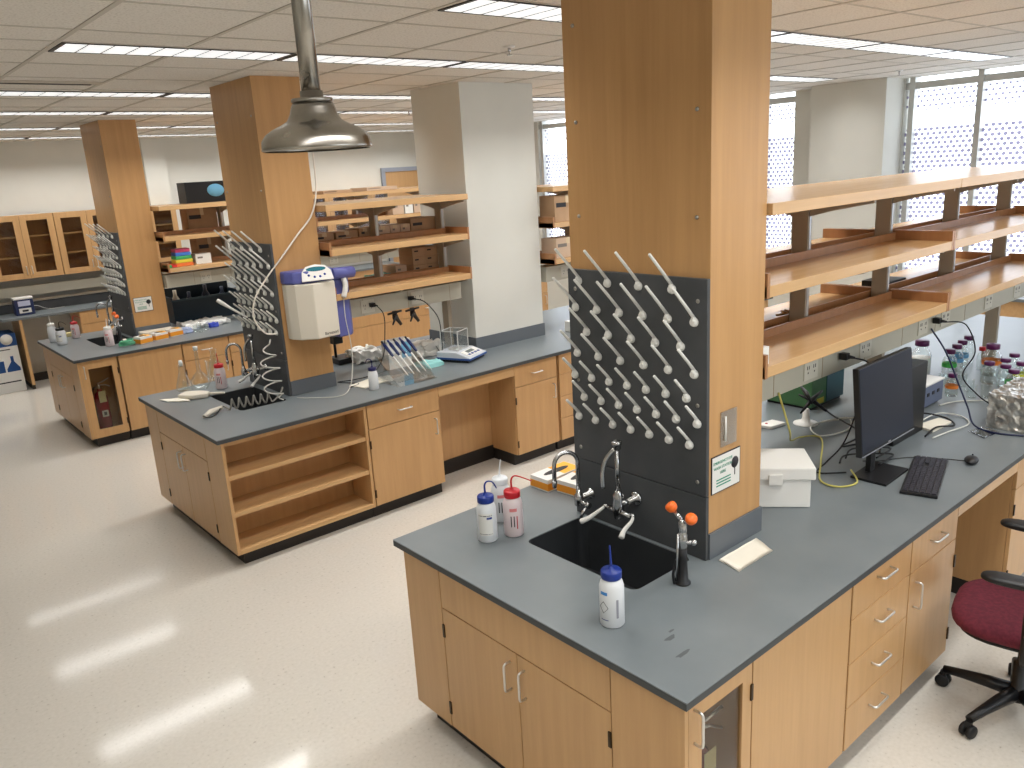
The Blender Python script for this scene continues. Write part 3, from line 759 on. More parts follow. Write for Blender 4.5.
def mixer(x, y, nm):
    t = thing('mixer_tap', nm, 'tap', (x, y, 1.0))
    for dy in (-.0,):
        MB().lathe([(.030, 0), (.032, .006), (.026, .014), (.013, .018), (.013, .06)], (0, 0, 0), 20, mx=Matrix.Translation((x, y-.035, 1.085)) @ Euler((0, -PI/2, 0)).to_matrix().to_4x4()).build('wall_flange', CHROME, t)
    MB().lathe([(.010, -.075), (.020, -.065), (.024, -.03), (.026, 0), (.022, .02), (.024, .035), (.016, .05), (.014, .06)], (x-.075, y, 1.075), 18).tube([(x-.075, y+.05, 1.04), (x-.075, y-.07, 1.035)], .012, 12).tube([(x-.055, y-.035, 1.085), (x-.068, y-.02, 1.083), (x-.076, y, 1.08)], .013, 12).build('body', CHROME, t)
    MB().tube([(x-.075, y, 1.13), (x-.078, y, 1.33)], .010, 12).build('riser', CHROME, t)
    MB().lathe([(.012, 0), (.018, .004), (.018, .020), (.022, .024), (.022, .036), (.012, .040)], (x-.078, y, 1.315), 16).build('vacuum_breaker', CHROME, t)
    MB().tube(smooth_path([(x-.078, y, 1.325), (x-.095, y+.01, 1.31), (x-.115, y+.03, 1.27), (x-.125, y+.038, 1.22), (x-.125, y+.038, 1.15)], 6), .010, 12, ).build('spout', CHROME, t)
    for s in (1, -1):
        yb = y+s*.075-.005
        h = MB().tube([(x-.075, y+s*.045-.005, 1.04), (x-.075, yb, 1.038)], .009, 10).lathe([(.010, 0), (.012, .012), (.008, .018)], (x-.078, yb, 1.035), 12).build('valve_stem', CHROME, t)
        pts = smooth_path([(x-.078, yb, 1.045), (x-.10, yb+s*.012, 1.03), (x-.135, yb+(.045 if s > 0 else .0), .995), (x-.16, yb+(.075 if s > 0 else -.008), .975)], 5)
        nn = len(pts); MB().tube(pts, .008, 12, rs=[.0055+.0075*max(0, (k/(nn-1)))**1.3*(1 if k < nn-1 else .55) for k in range(nn)]).build('blade_handle', WHITE, t, label='white plastic blade handle')
    return t
m1 = mixer(.751, .865, 'tall double handled water tap over the near sink with white blade handles')
def eyewash(x, y, nm):
    t = thing('eyewash_station', nm, 'eyewash', (x, y, HT))
    MB().lathe([(.030, 0), (.030, .006), (.021, .012), (.017, .10), (.016, .145)], (x, y, HT+.0005), 20).build('black_grip', BLACK, t)
    MB().lathe([(.012, .145), (.018, .15), (.018, .20), (.014, .205), (.016, .215), (.016, .25), (.010, .262)], (x, y, HT), 16).tube([(x, y, HT+.165), (x+.02, y-.03, HT+.17)], .008, 10).sphere((x+.022, y-.034, HT+.17), .012, 10, 8).build('valve', CHROME, t)
    MB().tube([(x-.022, y+.004, HT+.21), (x-.030, y+.006, HT+.02)], .0045, 8).build('squeeze_lever', CHROME, t)
    MB().tube(smooth_path([(x-.02, y+.012, HT+.1), (x-.038, y+.014, HT+.05), (x-.034, y+.012, HT+.008)], 5), .006, 8).build('hose', BLKM, t)
    for s, dz in ((1, .0), (-1, -.022)):
        a = MB().tube([(x, y, HT+.25), (x-.004, y+s*.035, HT+.285+dz)], .009, 10).build('spray_arm', CHROME, t)
        MB().lathe([(.012, -.012), (.019, -.006), (.022, .004), (.022, .014), (.018, .020), (.0, .022)], (0, 0, 0), 20, mx=Matrix.Translation((x-.006, y+s*.042, HT+.295+dz)) @ Euler((s*-.5, -.45, 0)).to_matrix().to_4x4()).build('spray_head', ORANGE, t, label='orange cap')
    return t
e1 = eyewash(.555, .44, 'black and chrome eyewash unit with two orange heads beside the near sink')
for i, nm in ((1, 'middle'), (2, 'far')):
    dx = CX[i]-CX[0]; dy = BY[i]+CYO[i]-CYO[0]
    dup(g1, (.751+dx, 1.10+dy, 1.0), 0, 'gooseneck water tap over the %s island sink' % nm)
    dup(m1, (.751+dx, .865+dy, 1.0), 0, 'tall chrome mixer tap over the %s island sink' % nm)
dup(e1, (.60, BY[2]+.60, HT), 0, 'eyewash unit beside the far island sink')

# sign and document holder on the near column; copy of the sign on the far column
def eyewash_sign(x, y, z, nm):
    t = thing('eyewash_sign', nm, 'sign', (x, y, z))
    box(x, x+.19, y-.0035, y-.0005, z, z+.155).build('frame', INK, t)
    box(x+.004, x+.186, y-.0045, y-.0036, z+.004, z+.151).build('plate', WHITE, t)
    for k, (s, sz) in enumerate((('EMERGENCY EYE', .0165), ('WASH STATION', .0165), ('HERE', .0165))):
        text('lettering', s, sz, (x+.072, y-.0052, z+.125-.022*k), (PI/2, 0, 0), GREENI, t)
    for k in range(3): box(x+.03, x+.125, y-.0052, y-.0046, z+.050-.012*k, z+.055-.012*k).build('text_line', GREENI, t)
    MB().lathe([(0, 0), (.024, 0), (.024, .0008), (0, .0008)], (0, 0, 0), 24, mx=Matrix.Translation((x+.152, y-.0046, z+.098)) @ Euler((PI/2, 0, 0)).to_matrix().to_4x4()).build('pictogram', INK, t)
    box(x+.149, x+.155, y-.0052, y-.0046, z+.045, z+.075).build('pictogram_stem', INK, t)
eyewash_sign(.782, .4795, 1.185, 'white and green emergency eye wash sign on the near column')
eyewash_sign(CX[2]+.03, BY[2]+CYO[2]-.0005, 1.185, 'white and green eye wash sign on the far wooden column')
t = thing('document_holder', 'clear empty document pocket above the sign on the near column', 'holder', (.84, .48, 1.37))
box(.838, .943, .474, .4785, 1.368, 1.51).build('pocket', FILM, t); MB().tube([(.862, .470, 1.39), (.862, .470, 1.49)], .004, 8).build('ridge', mat('clear_ridge', (.8, .78, .72), 0.2), t)

# ================================================================ BOTTLES
def wash_bottle(name, loc, nm, capm, bodym=None, h=.205, r=.043, ang=0.0, reach=.05, up=True, marks='label', group=None):
    x, y, z = loc; bodym = bodym or BOTTLE
    t = thing(name, nm, 'bottle', loc, group)
    hb = h*.855
    MB().lathe([(r-.004, .0005), (r, .005), (r, hb-.030), (r-.004, hb-.014), (r*.78, hb-.003), (r*.74, hb+.001)], loc, 26).build('bottle_body', bodym, t)
    MB().lathe([(r*.82, hb+.001), (r*.84, hb+.004), (r*.84, h-.004), (r*.78, h), (.010, h+.001), (.008, h+.010), (.0045, h+.012)], loc, 26).build('screw_cap', capm, t)
    c, s = math.cos(ang), math.sin(ang)
    if up: pts = [(x, y, z+h+.008), (x, y, z+h+.045), (x+.012*c, y+.012*s, z+h+.062), (x+.035*c, y+.035*s, z+h+.058), (x+(reach+.02)*c, y+(reach+.02)*s, z+h+.030)]
    else: pts = [(x, y, z+h+.008), (x+.004*c, y+.004*s, z+h+.05), (x+.010*c, y+.010*s, z+h+.085)]
    MB().tube(smooth_path(pts, 6), .0038, 8, rs=[.0046-.0022*k/((len(pts)-1)*6) for k in range((len(pts)-1)*6+1)]).build('nozzle', capm, t)
    def shell(a0, a1, z0, z1, m_, nme='label'):
        q = MB(); n_ = 8; v = []
        for zz in (z0, z1):
            for k in range(n_+1):
                a = a0+(a1-a0)*k/n_; v.append((x+(r+.0006)*math.cos(a), y+(r+.0006)*math.sin(a), z+zz))
        q.add(v, [(k, k+1, k+n_+2, k+n_+1) for k in range(n_)], True).build(nme, m_, t)
    A = math.radians(222)   # side towards the aisle
    if marks == 'label':
        shell(A-.75, A+.75, .035, hb-.04, WHITE); shell(A-.7, A+.7, hb-.052, hb-.048, INK, 'printed_line'); shell(A-.7, A+.7, .040, .0425, INK, 'printed_line')
        shell(A+.15, A+.7, hb-.066, hb-.056, BLUEC, 'printed_line')
    elif marks == 'blue':
        shell(A-1.0, A-.35, hb-.05, hb-.038, mat('light_blue_ink', srgb(60, 130, 200), 0.5), 'printed_mark'); shell(A-1.0, A-.3, .030, .033, BLUEC, 'printed_mark')
        shell(A+.35, A+.55, .04, .11, mat('grey_ink', srgb(150, 150, 160), 0.5), 'printed_mark')
        q = MB()
        R = r+.001; cen = (A-.72, .078); e_ = .42, .022
        pp = [(cen[0]+e_[0]*dx, cen[1]+e_[1]*dz) for dx, dz in ((0, 1), (1, 0), (0, -1), (-1, 0), (0, 1))]
        q.tube([(x+R*math.cos(a), y+R*math.sin(a), z+zz) for a, zz in pp], .0009, 5).build('hazard_diamond', INK, t)
    elif marks == 'red':
        shell(A-.2, A+.55, hb-.055, hb-.040, mat('pale_red_ink', srgb(220, 130, 130), 0.5), 'printed_mark')
        for k in range(3): shell(A-.12+.3*k, A-.02+.3*k, .05-.01*(k == 2), .10, INK if k < 2 else REDC, 'printed_mark')
    return t
wash_bottle('wash_bottle', (.172, .447, HT), 'white squeeze bottle with blue cap standing alone before the near sink', BLUEC, ang=math.radians(60), up=False, marks='blue')
wash_bottle('wash_bottle', (.290, 1.275, HT), 'white wash bottle with blue cap, leftmost of three by the near sink', BLUEC, ang=math.radians(-45), reach=.03)
wash_bottle('wash_bottle', (.402, 1.232, HT), 'milky wash bottle with red cap and long red nozzle', REDC, PINKB, ang=math.radians(-30), reach=.07, marks='red')
wash_bottle('wash_bottle', (.462, 1.385, HT), 'frosted white capped wash bottle behind the red and blue capped ones', mat('clear_white_cap', srgb(224, 228, 230), 0.3), ang=math.radians(-60), reach=.02, up=False, marks='red')
wash_bottle('wash_bottle', (1.30, 3.86, HT), 'milky wash bottle with navy cap beside the pipette stand', mat('dark_navy_cap', srgb(34, 34, 84), 0.35), h=.17, r=.037, ang=math.radians(130), reach=.03, marks=None)
wash_bottle('wash_bottle', (.548, 4.905, HT), 'pinkish wash bottle with red cap beside the middle sink', REDC, PINKB, h=.195, ang=math.radians(90), up=False, marks='red')
wash_bottle('wash_bottle', (.115, 8.52, HT), 'white capped wash bottle on the far island corner', WHITE, h=.20, ang=math.radians(90), up=False, marks=None)
wash_bottle('wash_bottle', (.14, 8.24, HT), 'squat clear bottle with dark cap on the far island', BLACK, FILM if False else BOTTLE, h=.18, r=.05, ang=math.radians(-30), reach=.05, marks='label')
wash_bottle('wash_bottle', (.345, 8.54, HT), 'red capped wash bottle on the far island', REDC, PINKB, h=.18, ang=math.radians(-20), reach=.06, marks='red')
wash_bottle('wash_bottle', (.46, 7.66, HT), 'white capped bottle before the far island sink', WHITE, PINKB, h=.20, ang=0.5, up=False, marks='red')
t = thing('sponge', 'small pale yellow sponge behind the far island bottles', 'sponge', (.30, 8.70, HT)); box(.26, .35, 8.68, 8.74, HT+.001, HT+.045).build('foam', mat('yellow_foam', srgb(222, 206, 150), 0.9), t, bev=.006)

def reagent_bottle(loc, nm, h=.20, r=.042, capm=None, band=None, group=None, fill=None):
    t = thing('reagent_bottle', nm, 'bottle', loc, group); x, y, z = loc
    MB().lathe([(r-.006, .001), (r, .006), (r, h*.58), (r*.86, h*.68), (r*.45, h*.80), (r*.42, h*.86)], loc, 22, cap1=False).build('glass_body', TGL, t)
    MB().lathe([(r*.66, h*.84), (r*.70, h*.85), (r*.70, h*.985), (r*.64, h), (0, h)], loc, 22).build('screw_cap', capm or PURCAP, t)
    if fill: MB().lathe([(r-.006, .004), (r-.003, .008), (r-.003, h*.5)], loc, 22).build('contents', fill, t)
    if band: MB().lathe([(r+.0008, h*.36), (r+.0008, h*.50)], loc, 22, cap0=False, cap1=False).build('tape_band', band, t)
    return t
gt = mat('green_tape', srgb(70, 180, 80), 0.5); ot = mat('orange_tape', srgb(232, 130, 50), 0.5); yt = mat('yellow_tape', srgb(210, 214, 60), 0.5); bt_ = mat('blue_tape', srgb(110, 170, 215), 0.5)
G = 'clear reagent bottles with dark purple caps'
reagent_bottle((4.016, .86, HT), 'clear bottle with purple cap and green tape, leftmost of the tall rear row', .19, .045, band=gt)
reagent_bottle((4.18, .88, HT), 'clear bottle with purple cap, second of the tall rear row', .19, .045, band=bt_)
reagent_bottle((4.325, .90, HT), 'clear bottle with purple cap, third of the tall rear row', .19, .045, band=bt_)
reagent_bottle((4.49, .92, HT), 'clear bottle with purple cap at the far end of the rear row', .19, .045)
reagent_bottle((4.21, .665, HT), 'largest purple capped clear bottle, orange tape, in front of the shelf post', .215, .06, band=ot)
reagent_bottle((4.30, .76, HT), 'clear bottle with red cap between tall rear row and shelf post', .165, .03, capm=REDC)
for k, (x, y, b_) in enumerate(((3.99, .605, None), (4.128, .555, None), (4.30, .56, None), (4.225, .43, yt), (4.09, .45, yt), (3.965, .50, None), (3.865, .42, gt))):
    reagent_bottle((x, y, HT), ('small purple capped bottle, leftmost in the front cluster', 'small purple capped bottle second row of the cluster', 'small purple capped bottle at the back of the cluster', 'small purple capped bottle rightmost in the cluster with yellow tape', 'small purple capped bottle with yellow tape in the cluster middle', 'small purple capped bottle just behind the green taped one', 'small purple capped bottle with green tape, nearest the foil box')[k], .145, .045, band=b_)
reagent_bottle((3.562, .665, HT), 'small purple capped bottle with orange tape beside the white instrument', .145, .036, band=ot)
reagent_bottle((4.36, .42, HT), 'small green capped bottle at the right edge of the bottle group', .10, .024, capm=gt)
reagent_bottle((3.98, .31, HT), 'second small green capped bottle behind the foil box', .10, .024, capm=mat('deep_green_cap', srgb(30, 130, 60), 0.4))
reagent_bottle((3.985, 1.035, HT), 'large bottle of white powder with purple cap behind the monitor', .235, .065, fill=mat('white_powder', srgb(236, 232, 228), 0.9))
for k, (x, y) in enumerate(((3.72, .62), (3.66, .50), (3.82, .70), (3.78, .80), (3.60, .56))):
    t = thing('glass_beaker', 'empty clear glass beaker among the bottles beside the white instrument', 'beaker', (x, y, HT), 'small clear glassware before the bottles')
    MB().lathe([(.0, .001), (.026, .001), (.028, .006), (.028, .075), (.031, .080)], (x, y, HT), 18, cap0=False, cap1=False).build('glass', TGL, t)

# flasks by the middle sink
def flask(loc, nm, h, r, kind='erlenmeyer'):
    t = thing('glass_flask', nm, 'flask', loc)
    if kind == 'erlenmeyer': p = [(0, .001), (r-.006, .001), (r, .008), (r*.9, h*.2), (r*.38, h*.72), (r*.34, h*.95), (r*.48, h)]
    elif kind == 'volumetric': p = [(0, .001), (r*.6, .001), (r, h*.14), (r*.98, h*.24), (r*.6, h*.36), (r*.2, h*.46), (r*.18, h*.96), (r*.3, h)]
    else: p = [(0, .001), (r*.9, .001), (r, .006), (r, h*.92), (r*1.15, h)]
    MB().lathe(p, loc, 22, cap0=False, cap1=False).build('glass', TGL, t)
    return t
flask((.33, 5.11, HT), 'clear conical flask leftmost on the middle island end', .20, .065)
MB().lathe([(.013, 0), (.016, .02), (.012, .045), (0, .046)], (.33, 5.11, HT+.192), 14).build('stopper', mat('frosted_stopper', srgb(220, 222, 220), 0.5), [o for o in COL.objects if o.name == 'glass_flask'][0])
flask((.43, 5.02, HT), 'tall volumetric flask with long thin neck', .32, .075, 'volumetric')
MB().lathe([(.016, 0), (.018, .03), (0, .032)], (.43, 5.02, HT+.312), 14).build('stopper', MATS['frosted_stopper'], [o for o in COL.objects if o.name == 'glass_flask.001'][0])
flask((.61, 5.22, HT), 'clear glass beaker behind the red capped bottle', .17, .05, 'beaker')
flask((.66, 5.30, HT), 'conical flask standing behind the sink tap of the middle island', .24, .07)
flask((.30, 4.98, HT), 'short conical flask in front of the tall one, middle island', .10, .055)
MB_t = thing('plastic_scoop', 'cream plastic scoop tray lying by the middle sink', 'scoop', (.30, 4.80, HT))
MB().prism([(.19, 4.86), (.25, 4.74), (.36, 4.70), (.40, 4.76), (.37, 4.84), (.27, 4.92)], HT+.001, HT+.035).build('tray', CREAM, MB_t, bev=.01)
MB().prism([(.385, 4.735), (.47, 4.66), (.485, 4.675), (.40, 4.76)], HT+.012, HT+.026).build('grip', CREAM, MB_t, bev=.003)
def towel(pts, nm, z=HT, n_=8, name='paper_towel', m_=None, layers=2):
    t = thing(name, nm, 'paper towel', (sum(p[0] for p in pts)/4, sum(p[1] for p in pts)/4, z))
    a, b, c, d = [Vector((*p, 0)) for p in pts]
    for L in range(layers):
        v = []; f = []
        for i in range(n_+1):
            for j in range(n_+1):
                u, w_ = i/n_, j/n_; p = (a*(1-u)+b*u)*(1-w_)+(d*(1-u)+c*u)*w_
                q = p+(Vector((a+b+c+d))/4-p)*.03*L
                zz = z+.0015+.003*L+.004*(1+math.sin(u*5+L))*.5*w_+.002*math.sin(w_*7+u*3)**2
                v.append((q.x, q.y, zz))
        m0 = len(v); v += [(p[0], p[1], p[2]+.0012) for p in v]
        for i in range(n_):
            for j in range(n_):
                k = i*(n_+1)+j; f.append((k, k+n_+1, k+n_+2, k+1)); f.append((m0+k, m0+k+1, m0+k+n_+2, m0+k+n_+1))
        rim = [i*(n_+1) for i in range(n_+1)]+[n_*(n_+1)+j for j in range(1, n_+1)]+[i*(n_+1)+n_ for i in range(n_-1, -1, -1)]+[j for j in range(n_-1, 0, -1)]
        for i in range(len(rim)): p, q = rim[i], rim[(i+1) % len(rim)]; f.append((p, q, m0+q, m0+p))
        MB().add(v, f, True).build('folded_sheet', m_ or PAPER, t)
    return t
towel([(.79, .445), (.765, .335), (1.00, .335), (1.045, .44)][::1], 'folded cream paper towel lying right of the near column')
towel([(.08, 4.95), (.11, 4.83), (.23, 4.70), (.24, 4.83)], 'folded paper towel on the corner of the middle island')
towel([(1.22, 4.10), (1.26, 3.92), (1.50, 3.98), (1.50, 4.16)], 'paper towel lying behind the navy capped wash bottle')

# ================================================================ NEAR WORKTOP THINGS
def glove_box(loc, rz, nm, w_=.24, d_=.125, h_=.065, name='glove_box'):
    c, s = math.cos(rz), math.sin(rz)
    mx = Matrix.Translation(loc) @ Matrix.Rotation(rz, 4, 'Z')
    t = thing(name, nm, 'glove box', loc)
    MB().box(-w_/2, w_/2, -d_/2, d_/2, .001, h_, mx=mx).build('carton', WHITE, t, bev=.0015)
    MB().box(-w_/2-.001, w_/2+.001, -d_/2-.001, d_/2+.001, .008, h_*.68, mx=mx).build('orange_band', OCARD, t)
    MB().box(0, w_/2-.004, -d_/2+.004, d_/2-.004, h_, h_+.0008, mx=mx).build('orange_top_print', mat('yellow_orange_print', srgb(244, 176, 50), 0.5), t)
    pl = [(.085*math.cos(a)*(w_/.24), .022*math.sin(a)) for a in [2*PI*k/16 for k in range(16)]]
    MB().prism(pl, h_+.001, h_+.0018, mx=mx).build('opening', BLACK, t)
    return t
glove_box((.93, 1.512, HT), .02, 'orange and white glove box at the rear corner of the near worktop')
glove_box((.975, 1.375, HT), .10, 'orange and white glove box nearer the gooseneck tap')
# foam box
loc = (1.459, .634, HT); mx = Matrix.Translation(loc) @ Matrix.Rotation(math.radians(-49), 4, 'Z')
t = thing('foam_box', 'white foam shipping box with lid right of the near column', 'box', loc)
FO = mat('white_foam', srgb(232, 230, 224), 0.8)
MB().box(-.155, .155, -.115, .115, .001, .135, mx=mx).build('box_body', FO, t, bev=.004)
MB().box(-.172, .172, -.13, .13, .136, .195, mx=mx).build('lid', FO, t, bev=.006)
MB().box(-.03, .03, -.136, -.1305, .115, .165, mx=mx).build('closure_tab', WHITE, t, bev=.002)
# small white sensor, clamp stand puck, green box
t = thing('thermometer_puck', 'small white wedge with red dot lying behind the near column', 'gadget', (2.36, 1.20, HT))
MB().prism([(2.28, 1.24), (2.30, 1.15), (2.42, 1.13), (2.42, 1.22)], HT+.001, HT+.02).build('body', WHITE, t, bev=.004); MB().lathe([(.008, 0), (.008, .002), (0, .002)], (2.33, 1.20, HT+.0205), 10).build('red_dot', REDC, t)
t = thing('clamp_stand', 'tangled black clamp on a round white base under the near shelves', 'clamp stand', (2.52, 1.06, HT))
MB().lathe([(.07, .001), (.07, .006), (.03, .014), (.02, .04), (.018, .09), (0, .092)], (2.52, 1.06, HT), 24).build('base', WHITE, t)
for a, b_ in (((2.44, 1.05, 1.00), (2.62, 1.02, 1.10)), ((2.50, 1.10, 1.09), (2.60, .98, .99)), ((2.47, 1.0, 1.06), (2.56, 1.12, 1.12))): MB().tube([a, ((a[0]+b_[0])/2, (a[1]+b_[1])/2, (a[2]+b_[2])/2+.012), b_], .012, 8, rs=[.005, .014, .007]).build('clamp_arm', BLACK, t)
t = thing('power_supply_box', 'green box with blue side panel under the near shelves', 'box', (2.95, 1.30, HT))
box(2.76, 3.14, 1.16, 1.48, HT+.015, 1.165).build('housing', GREENB, t, bev=.004); box(2.77, 3.13, 1.17, 1.47, HT+.001, HT+.015).build('feet', BLACK, t)
box(2.93, 3.141, 1.156, 1.1595, HT+.02, 1.16).build('side_panel', TEALB, t); box(2.82, 2.90, 1.157, 1.1595, .94, .975).build('warning_sticker', mat('yellow_sticker', srgb(190, 180, 60), 0.5), t)
# monitor
cx_, cy_ = 2.10, .42
t = thing('computer_monitor', 'black widescreen monitor on a stand under the near shelves', 'monitor', (cx_-.05, cy_-.01, HT))
mx = Matrix.Translation((cx_, cy_, 1.272)) @ Matrix.Rotation(.01, 4, 'Z') @ Matrix.Rotation(-.095, 4, 'X')
MB().box(-.277, .277, -.012, .018, -.212, .212, mx=mx).box(-.16, .16, .018, .045, -.13, .10, mx=mx).build('housing', BLACK, t, bev=.004)
SCR = mat('dark_lcd_screen', srgb(20, 27, 44), 0.30, spec=0.45)
MB().box(-.272, .272, -.0142, -.0122, -.195, .207, mx=mx).build('screen', SCR, t)
MB().box(-.277, .277, -.0146, -.0122, -.212, -.207, mx=mx).build('lower_trim', mat('silver_line', srgb(130, 132, 138), 0.3), t)
MB().box(-.012, .014, -.0150, -.0147, -.204, -.197, mx=mx).build('logo_badge', ALU, t)
box(2.01, 2.06, .43, .455, HT+.012, 1.20).build('stand_neck', BLACK, t, bev=.003)
MB().prism([(1.908, .478), (1.911, .305), (2.176, .318), (2.17, .49)], HT+.001, HT+.012).build('stand_base', BLACK, t, bev=.002)
t = thing('computer_tower', 'slim black desktop computer standing behind the monitor', 'computer', (2.63, .57, HT))
box(2.45, 2.815, .52, .615, HT+.001, 1.315).build('case', BLACK, t, bev=.004); box(2.445, 2.4495, .53, .605, .93, 1.30).build('front_grille', mat('dark_grille', srgb(34, 34, 38), 0.6), t)
# keyboard
mx = Matrix.Translation((2.135, .222, HT)) @ Matrix.Rotation(math.radians(16.5), 4, 'Z')
t = thing('keyboard', 'black computer keyboard in front of the monitor', 'keyboard', (2.135, .222, HT))
MB().box(-.25, .25, -.078, .078, .001, .016, mx=mx).build('base', BLACK, t, bev=.003)
kb = MB(); KEYM = mat('key_caps', srgb(46, 44, 52), 0.45)
for r_ in range(6):
    for c_ in range(21):
        if c_ in (15, 16) and r_ in (3,) or c_ == 14 and r_ < 0: continue
        xx = -.242+c_*.0232+(.004 if c_ > 14 else 0); yy = -.070+r_*.0235
        kb.box(xx, xx+.0185, yy, yy+.0185, .0165, .022, mx=mx)
o = kb.build('keys', KEYM, t); o['kind'] = 'stuff'
o = MB(); mx = Matrix.Translation((2.467, .140, HT)) @ Matrix.Rotation(math.radians(-20), 4, 'Z')
t = thing('computer_mouse', 'black computer mouse at the right end of the keyboard', 'mouse', (2.467, .140, HT))
MB().sphere((0, 0, .001), .032, 18, 12, (1.75, 1.0, 1.0), mx=Matrix.Translation((2.467, .14, HT+.016)) @ Matrix.Rotation(math.radians(15), 4, 'Z') @ Matrix.Scale(.5, 4, (0, 0, 1))).build('shell', BLACK, t)
MB().tube([(2.50, .148, HT+.031), (2.515, .152, HT+.028)], .004, 8).build('scroll_wheel', KEYM, t)
# white instrument
t = thing('white_instrument', 'flat white instrument with blue grey front behind the computer tower', 'instrument', (3.15, .8, HT))
box(2.905, 3.43, .665, .95, HT+.012, 1.055).build('housing', mat('blue_grey_panel', srgb(96, 106, 132), 0.4), t, bev=.004)
box(2.90, 3.435, .66, .955, 1.056, 1.064).build('top_cover', WHITE, t); box(2.92, 3.4, .68, .93, HT+.001, HT+.012).build('feet', BLACK, t)
for k in range(3): box(3.20+.07*k, 3.23+.07*k, .662, .6645, .99, 1.01).build('port', INK, t)
t = thing('notepad', 'cream paper pad lying right of the computer tower', 'paper', (2.93, .50, HT)); MB().prism([(2.84, .57), (2.80, .46), (3.02, .45), (3.05, .53)], HT+.001, HT+.012).build('pad', PAPER, t)
# foil box
t = thing('foil_tray', 'box shaped tray wrapped in crumpled foil at the right edge of the worktop', 'tray', (3.26, .25, HT))
import bmesh
def crumpled(name, x0, x1, y0, y1, z0, z1, amp, material, parent, n_=22, seed=1, fr=28):
    rnd = random.Random(seed); bm = bmesh.new(); bmesh.ops.create_cube(bm, size=1); bmesh.ops.subdivide_edges(bm, edges=bm.edges[:], cuts=n_, use_grid_fill=True)
    from mathutils import noise
    off = ORG[parent]
    for v in bm.verts:
        p = Vector((x0+(v.co.x+.5)*(x1-x0), y0+(v.co.y+.5)*(y1-y0), z0+(v.co.z+.5)*(z1-z0)))
        d = noise.noise_vector(p*fr+Vector((seed, 0, 0)))+noise.noise_vector(p*fr*2.1)*.5
        p += d*amp; p.z = max(p.z, z0+.001); v.co = p-off
    me = bpy.data.meshes.new(name); bm.to_mesh(me); bm.free(); me.materials.append(material)
    if name != 'foil_wrap': me.polygons.foreach_set('use_smooth', [True]*len(me.polygons))
    o = bpy.data.objects.new(name, me); COL.objects.link(o); o.parent = parent; ORG[o] = off; return o
crumpled('foil_wrap', 3.07, 3.52, .05, .29, HT, 1.11, .009, FOIL, t)
# papers and film near foil tray
towel([(2.93, .33), (2.86, .22), (3.02, .20), (3.04, .30)], 'clear film sheet left of the foil tray', m_=FILM, name='film_sheet', layers=1)
# mouse and other cables
def cable(pts, r, m_, nm, name='cable', n_=8):
    o = MB().tube(smooth_path(pts, n_), r, 8).build(name, m_, loc=pts[0]); return tag(o, nm, 'cable')
zc = HT+.006
cable([(2.44, .155, HT+.014), (2.40, .30, zc), (2.32, .40, zc), (2.20, .47, zc), (2.12, .52, zc+.01)], .0025, BLKM, 'thin black mouse cable curving over the worktop')
def plug_cord(px, pts, nm, m_=BLKM, r=.004, Yb=0.0):
    t = thing('cable', nm, 'cable', (px, Yb+.60, 1.48))
    MB().box(px-.018, px+.018, Yb+.575, Yb+.6135, 1.468, 1.50).tube([(px, Yb+.585, 1.484), (px+.02, Yb+.55, 1.478)], .010, 8, rs=[.012, .006]).build('plug', BLACK, t, bev=.003)
    MB().tube(smooth_path([(px+.015, Yb+.555, 1.478)]+pts, 8), r, 8).build('sheath', m_, t)
plug_cord(2.02, [(2.14, .53, 1.43), (2.15, .56, 1.3), (2.13, .58, 1.15), (2.10, .62, 1.0), (2.02, .66, zc), (1.86, .62, zc), (1.95, .52, zc)], 'black power cord plugged in left of the monitor')
plug_cord(3.08, [(3.30, .52, 1.43), (3.42, .50, 1.25), (3.40, .55, 1.1), (3.46, .48, .98), (3.5, .42, zc+.002)], 'black power cord plugged in above the bottles')
cable([(3.05, .612, 1.44), (3.12, .55, 1.30), (3.14, .48, 1.13), (3.10, .40, 1.0), (3.02, .33, .93), (2.98, .2, zc), (3.05, .035, zc)], .005, mat('dark_blue_cable', srgb(24, 32, 66), 0.45), 'thick dark blue cable hanging down to the foil tray')
cable([(1.47, .612, 1.42), (1.62, .64, 1.20), (2.0, .85, 1.0), (2.28, .95, zc), (2.33, .86, zc), (2.0, .68, zc), (1.78, .56, zc), (1.76, .46, zc), (1.86, .42, zc+.002), (1.97, .505, zc+.01)], .0045, YEL, 'yellow network cable looping beside the monitor')
cable([(2.6, 1.0, zc), (2.75, .92, zc), (2.55, .82, zc), (2.35, .88, zc+.004), (2.5, 1.0, zc+.008), (2.8, .86, zc+.01), (2.9, .9, zc)], .004, WCAB, 'white cable coiled below the near shelves')
cable([(2.82, 1.10, zc), (2.7, .98, zc+.01), (2.5, .72, zc+.012), (2.25, .70, zc+.01), (2.45, .6, zc+.012), (2.3, .52, zc+.004)], .005, BLKM, 'black cable from the green box to the monitor')
cable([(2.84, .60, zc+.03), (3.0, .60, zc+.03), (3.08, .50, zc), (2.98, .42, zc), (2.84, .46, zc+.016), (2.7, .46, zc)], .005, BLKM, 'black cable loop right of the computer tower')
cable([(2.84, .56, zc+.02), (3.1, .56, zc+.012), (3.17, .46, zc), (3.05, .37, zc), (2.85, .40, zc), (2.7, .42, zc)], .004, WCAB, 'white cable loop right of the computer tower')
cable([(3.3, .63, zc), (3.45, .58, zc), (3.6, .42, zc), (3.66, .34, zc), (3.56, .30, zc)], .004, WCAB, 'white cable beside the small bottles')
